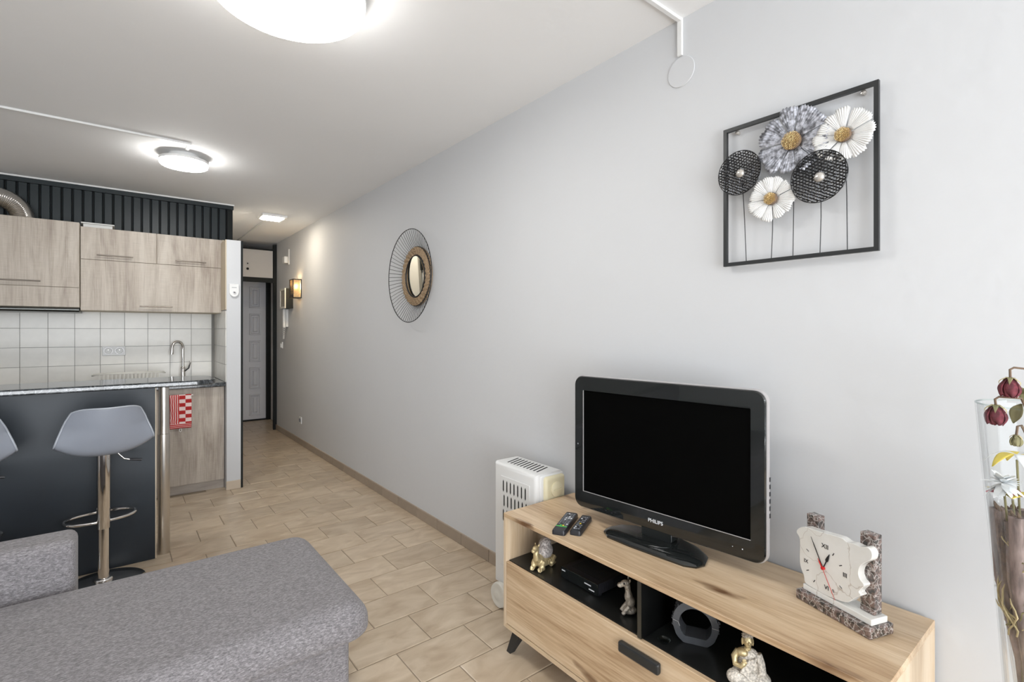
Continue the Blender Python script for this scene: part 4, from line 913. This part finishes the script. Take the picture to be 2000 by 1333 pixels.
def shr(pts, s): return [(cxm[0] + (x - cxm[0]) * s, cxm[1] + (z - cxm[1]) * s) for x, z in pts]
part('dial_slab', loop_mesh([(dense, -0.0240), (dense, -0.001)]), M['onyx'], t, smooth=30, bev=0.0022, seg=2)
def dial_mark(name, s, size, p, rot=0): text(name, s, size, M['ink'], t, (p[0], -0.0245, p[1]), (R(90), 0, 0), 0.0004)
dial_mark('numeral', 'XII', 0.017, (-0.0298, 0.1738)); dial_mark('numeral', 'III', 0.016, (0.0263, 0.1221)); dial_mark('numeral', 'VI', 0.016, (-0.0253, 0.0647)); dial_mark('numeral', 'IX', 0.014, (-0.0875, 0.1100))
ctr = (-0.034, 0.1142)
for k in (1, 2, 4, 5, 7, 8, 10, 11):
    a = R(90 - k * 30); d = Vector((math.cos(a), math.sin(a)))
    part('hour_tick', G().tube([(ctr[0] + d.x * .052, -0.0243, ctr[1] + d.y * .052), (ctr[0] + d.x * .060, -0.0243, ctr[1] + d.y * .060)], 0.0011, 4), M['ink'], t)
def hand(name, tip, wd, y, m, spade=False, tail=0):
    d = Vector((tip[0] - ctr[0], tip[1] - ctr[1])); L_ = d.length; d.normalize(); n_ = Vector((-d.y, d.x))
    prof = [(-tail, wd), (L_ * .45, wd), (L_ * .55, wd * (3.2 if spade else 1.1)), (L_ * .72, wd * (2.6 if spade else .9)), (L_, wd * .25)]
    pl = [(ctr[0] + d.x * a + n_.x * b, ctr[1] + d.y * a + n_.y * b) for a, b in prof] + [(ctr[0] + d.x * a - n_.x * b, ctr[1] + d.y * a - n_.y * b) for a, b in reversed(prof)]
    return part(name, loop_mesh([(pl, y), (pl, y - 0.0008)]), m, t)
hand('hour_hand', (-0.0157, 0.1590), 0.0013, -0.0255, M['ink'], True)
hand('minute_hand', (-0.0700, 0.1860), 0.0012, -0.0268, M['ink'])
hand('second_hand', (0.0021, 0.0458), 0.0006, -0.0285, M['red'], False, 0.0)
hand('second_hand_tail', (-0.0473, 0.136), 0.0016, -0.0290, M['red'])
part('hand_boss', G().lathe([(0.0045, 0.024), (0.0045, 0.030), (0, 0.031)], 16, Tr(ctr[0], 0, ctr[1]) @ RX), M['red'], t)

# ------------------------------------------------------------------ niche ornaments
SH = 0.379
t = thing('camel_figurine', 'small gold kneeling camel figurine with silver relief saddle', 'figurine', (1.345, 1.500, SH), R(18))
t.scale = (1.12, 1.12, 1.12)
g = G()   # local: head towards -x
g.ell((0.012, 0, 0.026), (0.046, 0.027, 0.026)); g.ell((-0.022, 0, 0.032), (0.020, 0.018, 0.024))
g.tube([(-0.026, 0, 0.034), (-0.044, 0, 0.046), (-0.047, 0, 0.062), (-0.042, 0, 0.078)], [.016, .012, .010, .010], 10)
g.ell((-0.048, 0, 0.083), (0.015, 0.010, 0.010)); g.ell((-0.062, 0, 0.078), (0.010, 0.008, 0.007))
for s in (-1, 1):
    g.ell((-0.037, s * .008, 0.093), (0.003, 0.003, 0.006))
    g.tube([(-0.022, s * .015, 0.030), (-0.036, s * .017, 0.014), (-0.050, s * .015, 0.009), (-0.022, s * .018, 0.008)], [.012, .011, .0095, .008], 8)
    g.tube([(0.042, s * .018, 0.026), (0.022, s * .024, 0.012), (0.044, s * .024, 0.008), (0.015, s * .025, 0.008)], [.016, .013, .009, .008], 8)
blob('body', g, M['gold'], t, 0.0022, 3)
g = G(); g.ell((0.012, 0, 0.054), (0.038, 0.030, 0.032)); g.ell((0.018, 0, 0.080), (0.026, 0.021, 0.020))
sd = blob('saddle_blanket', g, M['ornate'], t, 0.003, 2)
for k in range(5):
    for s in (-1, 1): part('tassel', G().tube([(-0.012 + k * .012, s * .030, 0.036), (-0.012 + k * .012, s * .031, 0.022)], [.0025, .0012], 5), M['gold'], sd)

t = thing('standing_camel_figurine', 'small silver and gold sitting camel figurine beside the dark divider', 'figurine', (1.345, 1.068, SH), R(-38))
t.scale = (1.08, 1.08, 1.08)
g = G()
g.ell((0.004, 0, 0.014), (0.022, 0.018, 0.013)); g.ell((0.006, 0, 0.038), (0.014, 0.013, 0.020)); g.ell((0.000, 0, 0.055), (0.013, 0.012, 0.018))
g.tube([(0.0, 0, 0.060), (-0.002, 0, 0.075), (-0.004, 0, 0.090)], [.011, .009, .010], 10)
g.ell((-0.010, 0, 0.096), (0.016, 0.010, 0.011)); g.ell((-0.026, 0, 0.091), (0.010, 0.008, 0.008))
for s in (-1, 1):
    g.ell((0.002, s * .010, 0.108), (0.004, 0.002, 0.007)); g.tube([(0.0, s * .012, 0.030), (-0.012, s * .013, 0.018), (-0.020, s * .010, 0.006)], [.007, .006, .007], 8)
blob('body', g, M['silvgold'], t, 0.0022, 3)
for s in (-1, 1): part('eye', G().ell((-0.016, s * .0095, 0.099), (.003, .002, .003), 10, 6), M['ink'], t)

t = thing('set_top_box', 'slim black set-top box with vented lid in the left niche', 'set-top box', (1.342, 1.297, SH))
part('body', G().box(0.006, 0.150, -0.092, 0.092, 0.004, 0.042), M['plblack'], t, bev=0.003)
part('front_panel', G().box(0.0, 0.006, -0.094, 0.094, 0.002, 0.044), M['tvblack'], t, bev=0.002)
for i in range(12): part('vent_slot', G().box(0.035 + i * .009, 0.038 + i * .009, -0.07, 0.07, 0.0415, 0.0425), M['dark'], t)
for i in range(10): part('side_rib', G().box(0.035 + i * .010, 0.039 + i * .010, -0.0935, -0.092, 0.010, 0.036), M['plblack'], t)
for x0, x1, z in ((0.070, 0.088, 0.030), (-0.030, -0.062, 0.026), (-0.052, -0.078, 0.012)):
    part('front_marking', G().box(-0.0008, 0.0, min(x0, x1), max(x0, x1), z, z + .004), M['tvtext'], t)
for yv in (-0.085, 0.085):
    for xv in (0.02, 0.14): part('foot', G().box(xv - .006, xv + .006, yv - .006, yv + .006, 0, 0.004), M['plblack'], t)

def geode(name, x, y, rz, r, label, seed, hole=True):
    rnd = random.Random(seed); t = thing(name, label, 'ornament', (x, y, SH), rz)
    n = 56; outer = []; inner = []
    for i in range(n):
        a = 2 * PI * i / n; rr = r * (1 + 0.03 * noise.noise((math.cos(a) * 3 + seed, math.sin(a) * 3, 0)) + 0.025 * noise.noise((math.cos(a) * 14, math.sin(a) * 14, seed)))
        xx, zz = rr * math.cos(a) * .98, rr * math.sin(a) * 1.04
        outer.append((xx, max(zz, -r * .90) + r * .90))
        ri = r * .70; xx, zz = ri * math.cos(a), ri * math.sin(a) * 1.04
        inner.append((xx, max(zz, -r * .56) + r * .90))
    dp = 0.030
    v = []; f = []
    loops = [(outer, -dp + .003), (outer, dp - .003), (inner, dp), (inner, -dp)] if hole else None
    if hole:
        for pts, yy in loops: v += [(p, yy, q) for p, q in pts]
        for j in range(4):
            for i in range(n): f.append((j * n + i, j * n + (i + 1) % n, ((j + 1) % 4) * n + (i + 1) % n, ((j + 1) % 4) * n + i))
        part('polished_ring', G().add(v, f), M['agate'], t, smooth=35)
        rough = G()
        for i in range(70):
            a = rnd.uniform(-0.35, PI + 0.35); yy = rnd.uniform(-dp * .8, dp * .8); rr = r * 1.0
            rough.ell((rr * math.cos(a), yy, max(0.004, rr * 1.04 * math.sin(a) + r * .90)), (rnd.uniform(.002, .004),) * 3, 6, 4)
        o = part('rough_rind', rough, M['agaterough'], t, smooth=60)
        o = part('light_vein', G().tube([(-r * .97, -dp - .0006, r * .98), (-r * .85, -dp - .0006, r * .95), (-r * .74, -dp - .0006, r * .92), (-r * .66, -dp - .0006, r * .74)], 0.0009, 4).tube([(r * .70, -dp - .0006, r * .93), (r * .97, -dp - .0006, r * .92)], 0.0008, 4), M['silver'], t)
    return t
geode('geode_arch', 1.395, 0.850, R(-62), 0.067, 'grey agate geode slice with open arched hollow on the niche shelf', 2)
geode('geode_arch', 1.350, 0.400, R(-62), 0.060, 'rounded dark geode at the far right end of the niche', 5)
t = thing('glass_dish', 'tiny clear glass dish on the black shelf right of divider', 'dish', (1.310, 0.905, SH))
part('dish', G().lathe([(0.012, 0.0), (0.016, 0.002), (0.019, 0.008), (0.0175, 0.008), (0.014, 0.003), (0.0, 0.003)], 32), M['glassdish'], t, smooth=50)

# seated monk figurine: local -y towards the viewer
t = thing('seated_monk_figurine', 'whitewashed gold seated monk figurine with folded robe in the niche', 'figurine', (1.335, 0.660, SH), R(-50))
t.scale = (0.93, 0.93, 0.93)
g = G()
g.ell((0, 0, 0.024), (0.046, 0.030, 0.024)); g.ell((0.034, -0.012, 0.022), (0.026, 0.022, 0.021)); g.ell((-0.034, -0.012, 0.022), (0.026, 0.022, 0.021))
g.ell((0, 0.004, 0.058), (0.027, 0.019, 0.034)); g.ell((0, 0.002, 0.084), (0.030, 0.017, 0.018))
g.tube([(0.027, 0, 0.088), (0.034, -0.006, 0.066), (0.036, -0.010, 0.038), (0.030, -0.014, 0.020)], [.012, .012, .013, .014], 10)
for k in range(5): g.tube([(0.020 - k * .010, -0.018, 0.085 - k * .004), (0.006 - k * .006, -0.024, 0.055), (-0.008 - k * .004, -0.026, 0.030 + k * .003)], 0.0035, 6)
blob('robe', g, M['stonew'], t, 0.0022, 2)
g = G()
g.tube([(-0.024, 0, 0.092), (-0.036, -0.002, 0.074), (-0.036, -0.012, 0.058), (-0.022, -0.024, 0.060), (-0.016, -0.026, 0.070)], [.010, .010, .0085, .007, .006], 10)
g.ell((-0.015, -0.026, 0.070), (0.006, 0.004, 0.010)); g.ell((-0.014, -0.004, 0.090), (0.018, 0.014, 0.012)); g.tube([(0, 0, 0.092), (0, -0.002, 0.106)], 0.009, 10)
for k in range(4): g.tube([(-0.0195 + k * .003, -0.028, 0.074), (-0.020 + k * .0033, -0.028, 0.085 - abs(k - 1.5) * .001)], 0.0015, 5)
g.tube([(-0.011, -0.026, 0.068), (-0.007, -0.029, 0.075)], 0.0017, 5)
g.tube([(0.018, -0.028, 0.018), (0.006, -0.036, 0.014), (-0.004, -0.037, 0.013)], [.007, .006, .005], 8)
blob('shoulder_and_arm', g, M['gold'], t, 0.0015, 2)
g = G()
g.ell((0, -0.002, 0.124), (0.0135, 0.0145, 0.0185)); g.ell((0, -0.006, 0.114), (0.009, 0.010, 0.009)); g.ell((0, -0.017, 0.122), (0.0024, 0.0035, 0.0055)); g.ell((0, -0.0145, 0.1145), (0.0045, 0.002, 0.0014))
for s in (-1, 1): g.ell((s * .0145, 0.0, 0.119), (0.0028, 0.0045, 0.0115)); g.ell((s * .0055, -0.0145, 0.1255), (0.0032, 0.0018, 0.0014))
hd = blob('head', g, M['gold'], t, 0.0013, 1)
g = G(); g.ell((0, 0.002, 0.134), (0.0145, 0.0140, 0.0120)); g.ell((0, 0.002, 0.147), (0.006, 0.006, 0.006))
for k in range(40):
    a = k * 2.4; z = k / 40; g.ell((0.0145 * math.sqrt(1 - z * z) * math.cos(a), 0.002 + .014 * math.sqrt(1 - z * z) * math.sin(a), 0.134 + 0.012 * z), (.0022,) * 3, 6, 4)
part('curled_hair', g, M['silvgold'], hd, smooth=60)

# ------------------------------------------------------------------ oil radiator
t = thing('oil_radiator', 'white portable oil radiator with slotted cover behind the tv stand', 'radiator', (1.545, 1.832, 0))
def rbox(x0, x1, y0, y1, z0, z1, r): return link
bm = bmesh.new(); bmesh.ops.create_cube(bm, size=1.0)
for v in bm.verts: v.co = (v.co.x * 0.166, v.co.y * 0.320, 0.105 + (v.co.z + .5) * 0.582)
bmesh.ops.bevel(bm, geom=[e for e in bm.edges if abs(e.verts[0].co.x - e.verts[1].co.x) < 1e-5 and (abs(e.verts[0].co.z - e.verts[1].co.z) > .1 or e.verts[0].co.z > .5)], offset=0.022, segments=4, profile=0.5, affect='EDGES')
me = bpy.data.meshes.new('housing'); bm.to_mesh(me); bm.free()
hs = link('housing', me, M['whiteg'], t, smooth=45)
part('slotted_panel', G().box(-0.0858, -0.083, -0.115, 0.100, 0.20, 0.630), M['whiteg'], t, bev=0.002)
for r_, zc in ((0, 0.585), (1, 0.515), (2, 0.445)):
    for i in range(7):
        yv = 0.078 - i * 0.0275
        part('slot', G().prism([(-0.0035, 0), (0, 0.008), (0.0035, 0), (0.0035, -0.042), (0, -0.050), (-0.0035, -0.042)], 0, 0.0012, Tr(-0.0858, yv - (0.006 if r_ % 2 else 0), zc + .02) @ Matrix.Rotation(R(-90), 4, 'Z') @ RX), M['dark'], t)
for i in range(10):
    yv = 0.110 - i * 0.024
    part('top_vent', G().box(-0.048, 0.048, -0.0035, 0.0035, 0, 0.0012, Tr(0.0, yv, 0.6868) @ Matrix.Rotation(R(18), 4, 'Z')), M['dark'], t)
cpn = part('control_box', G().box(-0.045, 0.080, -0.180, -0.150, 0.30, 0.672), M['cream'], t, bev=0.016, seg=4, smooth=40)
part('control_collar', G().box(-0.062, 0.083, -0.165, -0.145, 0.20, 0.680), M['whiteg'], t, bev=0.010, seg=3)
part('thermostat_dial', G().lathe([(0.034, 0), (0.034, 0.006), (0.026, 0.010), (0.0, 0.011)], 36, Tr(0.020, -0.180, 0.612) @ RX), M['cream'], cpn, smooth=40)
part('dial_grip', G().box(-0.004, 0.044, -0.194, -0.190, 0.609, 0.616), M['cream'], cpn)
g = G()
for i in range(5): g.box(-0.070, 0.070, -0.12 + i * .055, -0.112 + i * .055, 0.085, 0.12)
part('fins', g, M['whiteg'], t)
for yv in (0.085, -0.085):
    ax = part('axle', G().box(-0.085, 0.085, yv - .012, yv + .012, 0.055, 0.11), M['creamw'], t)
    for xs in (-0.103, 0.103):
        part('wheel', G().lathe([(0.020, -0.0185), (0.040, -0.017), (0.056, -0.012), (0.059, 0), (0.056, 0.012), (0.045, 0.015), (0.035, 0.012), (0.020, 0.0175), (0.009, 0.0185)] if xs < 0 else [(0.009, -0.0185), (0.056, -0.012), (0.059, 0), (0.056, 0.012), (0.02, 0.0185)], 40, Tr(xs, yv, 0.060) @ Matrix.Rotation(R(-90), 4, 'Y')), M['creamw'], ax, smooth=50)

# ------------------------------------------------------------------ tall glass vase with dried flowers
VX, VY = 1.452, 0.128
vz = 1.180
t = thing('floor_vase', 'tall tapering clear glass floor vase by the right edge', 'vase', (VX, VY, 0))
prof = [(0.055, 0.0), (0.058, 0.02), (0.030, 0.10), (0.036, 0.30), (0.048, 0.55), (0.064, 0.80), (0.082, 1.02), (0.094, vz)]
g = G(); g.lathe(prof + [(r - .0025, z) for r, z in reversed(prof)][:-1] + [(0.026, 0.12)], 56)
# open shell: outer + inner without caps
g = G(); allp = prof + [(r - .003, z) for r, z in reversed(prof[2:])]
v = []; f = []; n = 56
for r, z in allp:
    for i in range(n): a = 2 * PI * i / n; v.append((r * math.cos(a), r * math.sin(a), z))
for j in range(len(allp) - 1):
    for i in range(n): f.append((j * n + i, j * n + (i + 1) % n, (j + 1) * n + (i + 1) % n, (j + 1) * n + i))
g.add(v, f); part('glass_body', g, M['glass'], t, smooth=60)
part('rim', G().tube([(0.0925 * math.cos(2 * PI * i / 56), 0.0925 * math.sin(2 * PI * i / 56), vz) for i in range(56)], 0.0018, 6, True), M['glassdish'], t, smooth=60)
def rose(name, p, stem, tilt, az, s, label, cat='dried flower'):
    """p bud centre in world; head droops along direction (tilt from up, azimuth)"""
    r0 = thing(name, label, cat, p, 0, 'dried roses in the glass vase')
    Rm = Matrix.Rotation(az, 4, 'Z') @ Matrix.Rotation(tilt, 4, 'Y')
    rnd = random.Random(int(p[2] * 1000))
    bud = None
    for k in range(9):
        a0 = k * 2.4; rad = s * (0.45 + 0.06 * k)
        def fn(a, b):
            th = a0 + (a - .5) * 2.3; q = rad * (0.30 + 0.85 * math.sin(b * 2.45)) * .9 * (1 + 0.12 * math.sin(a * 11 + k) * b + 0.05 * math.sin(a * 23))
            return (q * math.cos(th), q * math.sin(th), s * (-0.85 + 1.95 * b) + 0.20 * s * b * math.sin(a * 8 + k * 1.7))
        part('petal', G().grid(fn, 14, 8, Rm), M['rosered'], r0, smooth=60, solid=0.0006)
    core = part('bud_core', G().ell((0, 0, 0), (s * .5, s * .5, s * .75), 16, 10, Rm), M['rosered'], r0, smooth=180)
    for k in range(5):
        a0 = k * 2 * PI / 5
        def fn(a, b):
            wv = (a - .5) * s * .55 * (1 - b); q = s * (0.25 + 0.65 * math.sin(b * 2.2))
            return (q * math.cos(a0) - wv * math.sin(a0), q * math.sin(a0) + wv * math.cos(a0), s * (-0.92 + 0.9 * b))
        part('sepal', G().grid(fn, 4, 6, Rm), M['straw'] if k % 2 else M['roseleaf'], r0, smooth=60, solid=0.0006)
    base = Rm @ Vector((0, 0, -s * .9))
    pts = [tuple(base)] + [tuple(Vector(q) - Vector(p)) for q in stem]
    part('stem', G().tube(pts, 0.0022, 6), M['stem'], r0, smooth=60)
    return r0
vb = lambda dx, dy, z: (VX + dx, VY + dy, z)
# image right ~ (0.784,-0.62), so a drooping head sits left of its stem
rose('dried_rose', (1.425, 0.166, 1.219), [(1.425, 0.165, 1.252), (1.432, 0.160, 1.256), (1.475, 0.125, 1.250), (1.484, 0.120, 1.20), (1.47, 0.128, 0.70), (1.452, 0.128, 0.2)], R(172), R(150), 0.0185, 'upper dried dark red rose drooping over the vase rim')
rose('dried_rose', (1.420, 0.186, 1.161), [(1.416, 0.186, 1.190), (1.423, 0.181, 1.195), (1.455, 0.152, 1.192), (1.468, 0.140, 1.15), (1.46, 0.128, 0.70), (1.450, 0.128, 0.2)], R(176), R(150), 0.0190, 'lower dried dark red rose drooping inside the vase rim')
rose('dried_rose', (1.430, 0.157, 1.110), [(1.432, 0.155, 1.137), (1.438, 0.150, 1.139), (1.455, 0.138, 1.10), (1.455, 0.128, 0.70), (1.453, 0.128, 0.2)], R(175), R(140), 0.0105, 'small olive dried rosebud hanging inside the vase')
for o in [q for q in bpy.data.objects if q.get('label', '').startswith('small olive')]:
    for c in o.children:
        if c.name.startswith(('petal', 'bud_core')): c.data.materials.clear(); c.data.materials.append(M['roseleaf'])
# leaves
lv = thing('dried_leaf_spray', 'olive dried rose leaves spreading at the vase rim', 'dried leaves', vb(0, 0, 1.1))
rnd = random.Random(4)
for k in range(13):
    c = Vector((0.020 + rnd.uniform(-.02, .05), 0.020 - rnd.uniform(-.01, .05), rnd.uniform(0.045, 0.130)))
    Q = Matrix.Translation(c) @ Matrix.Rotation(rnd.uniform(0, 6.28), 4, 'Z') @ Matrix.Rotation(rnd.uniform(-1.2, 1.2), 4, 'X') @ Matrix.Rotation(rnd.uniform(-.8, .8), 4, 'Y')
    def fn(a, b, L_=rnd.uniform(.028, .045)):
        s = (a - .5) * 2; return (s * .012 * math.sin(b * PI * .96 + .08), L_ * b, 0.004 * math.sin(b * 5) + .003 * s * s)
    part('leaf', G().grid(fn, 6, 8, Q), M['roseleaf'], lv, smooth=60, solid=0.0006)
part('stem', G().tube([(0.02, 0.005, 0.11), (0.01, 0.0, -0.3), (0.0, 0, -0.9)], 0.0022, 6), M['stem'], lv, smooth=60)
# white feathery flower and lily
ff = thing('feather_flower', 'white feathery artificial flower inside the vase', 'artificial flower', vb(-0.034, 0.046, 1.02))
for k in range(60):
    a = rnd.uniform(0, 6.28); e = rnd.uniform(-.9, 1.3); L_ = rnd.uniform(.020, .040)
    d = Vector((math.cos(a) * math.cos(e), math.sin(a) * math.cos(e), math.sin(e)))
    def fn(u, b, d=d, L_=L_):
        s = (u - .5) * 2; sd = d.cross(Vector((0, 0, 1))).normalized()
        return tuple(d * L_ * b + sd * s * .006 * math.sin(b * PI * .9 + .1) + Vector((0, 0, -.008 * b * b)))
    part('petal', G().grid(fn, 2, 5), M['feather'], ff, smooth=60)
part('stem', G().tube([(0, 0, 0), (0.02, -0.02, -0.3), (0.034, -0.046, -0.85)], 0.002, 6), M['roseleaf'], ff)
ly = thing('yellow_lily', 'yellow and pink artificial lily inside the vase', 'artificial flower', vb(0.000, 0.030, 1.065))
for k in range(6):
    a = k * PI / 3 + .4
    def fn(u, b, a=a):
        s = (u - .5) * 2; q = .052 * b; z = 0.010 * math.sin(b * 2.4) - .030 * b * b + .01
        w_ = .011 * math.sin(b * PI * .93 + .12) * s
        return (q * math.cos(a) - w_ * math.sin(a), q * math.sin(a) + w_ * math.cos(a), z)
    part('petal', G().grid(fn, 4, 8), M['petalyellow'] if k % 2 == 0 else M['feather'], ly, smooth=60, solid=0.0006)
part('stem', G().tube([(0, 0, 0), (0.01, -0.01, -0.3), (0.0, -0.03, -0.9)], 0.002, 6), M['roseleaf'], ly)
lp = thing('pink_lily', 'faded pink and yellow artificial lily low inside the vase', 'artificial flower', vb(-0.004, 0.036, 0.985))
for k in range(6):
    a = k * PI / 3 + .1
    def fn(u, b, a=a):
        s = (u - .5) * 2; q = .045 * b; z = 0.035 * b - .025 * b * b
        w_ = .012 * math.sin(b * PI * .93 + .12) * s
        return (q * math.cos(a) - w_ * math.sin(a), q * math.sin(a) + w_ * math.cos(a), z)
    part('petal', G().grid(fn, 4, 8), M['petalpink'] if k % 2 == 0 else M['petalyellow'], lp, smooth=60, solid=0.0006)
part('stem', G().tube([(0, 0, 0), (0.01, -0.02, -0.3), (0.004, -0.036, -0.8)], 0.002, 6), M['roseleaf'], lp)
# wrapped dried bundle
bd = thing('dried_bundle', 'brown dried husks and grasses wrapped in cellophane inside the vase', 'dried bouquet', vb(0, 0, 0.12))
rnd = random.Random(11)
for k in range(15):
    a = 2 * PI * k / 15 + .2; r1 = 0.060 if k % 2 == 0 else 0.045
    top = 0.83 + rnd.uniform(-.02, .012)
    pts = [(0.010 * math.cos(a), 0.010 * math.sin(a), 0.02), (0.012 * math.cos(a), 0.012 * math.sin(a), 0.35), (r1 * .45 * math.cos(a), r1 * .45 * math.sin(a), 0.54), (r1 * .88 * math.cos(a), r1 * .88 * math.sin(a), 0.70), (r1 * math.cos(a), r1 * math.sin(a), top)]
    part('husk_stalk', G().tube(pts, [0.004, 0.0045, 0.007, 0.012, 0.0125], 9), M['husk'], bd, smooth=50)
    for q in range(4):
        b_ = a + rnd.uniform(-.3, .3)
        part('husk_tip', G().tube([(r1 * math.cos(b_), r1 * math.sin(b_), top), ((r1 + .004) * math.cos(b_), (r1 + .004) * math.sin(b_), top + rnd.uniform(.005, .012))], [0.004, 0.001], 5), M['stem'], bd)
for k in range(46):
    a = rnd.uniform(PI * .4, PI * 1.4); r0_ = rnd.uniform(0.035, 0.052); z0 = rnd.uniform(0.58, 0.72)
    pts = [(r0_ * math.cos(a), r0_ * math.sin(a), z0)]
    th = a; p = Vector(pts[0]); d = Vector((rnd.uniform(-.3, .3), rnd.uniform(-.3, .3), 1)).normalized()
    for q in range(7):
        d = (d + Vector((rnd.uniform(-.5, .5), rnd.uniform(-.5, .5), rnd.uniform(-.35, .2)))).normalized(); p = p + d * 0.017
        rr = math.hypot(p.x, p.y); lim = 0.062
        if rr > lim: p.x *= lim / rr; p.y *= lim / rr
        if p.z > 0.84: p.z = 0.84
        pts.append(tuple(p))
    part('grass_blade', G().tube(pts, [0.0016] * 7 + [0.0006], 4), M['straw'] if k % 3 else M['roseleaf'], bd, smooth=60)
part('cellophane_wrap', G().grid(lambda a, b: ((lambda r_, th: (r_ * math.cos(th), r_ * math.sin(th), 0.06 + 0.80 * b))((0.016 + 0.053 * max(0, (b - .38) / .62) ** .8) * (1 + 0.05 * math.sin(a * 60 + b * 9)), 2 * PI * a)), 90, 30), M['cello'], bd, smooth=60)
for k in range(3):
    part('tie', G().tube([(0.0175 * math.cos(2 * PI * i / 20), 0.0175 * math.sin(2 * PI * i / 20), 0.40 + .006 * k) for i in range(20)], 0.0018, 5, True), M['straw'], bd)
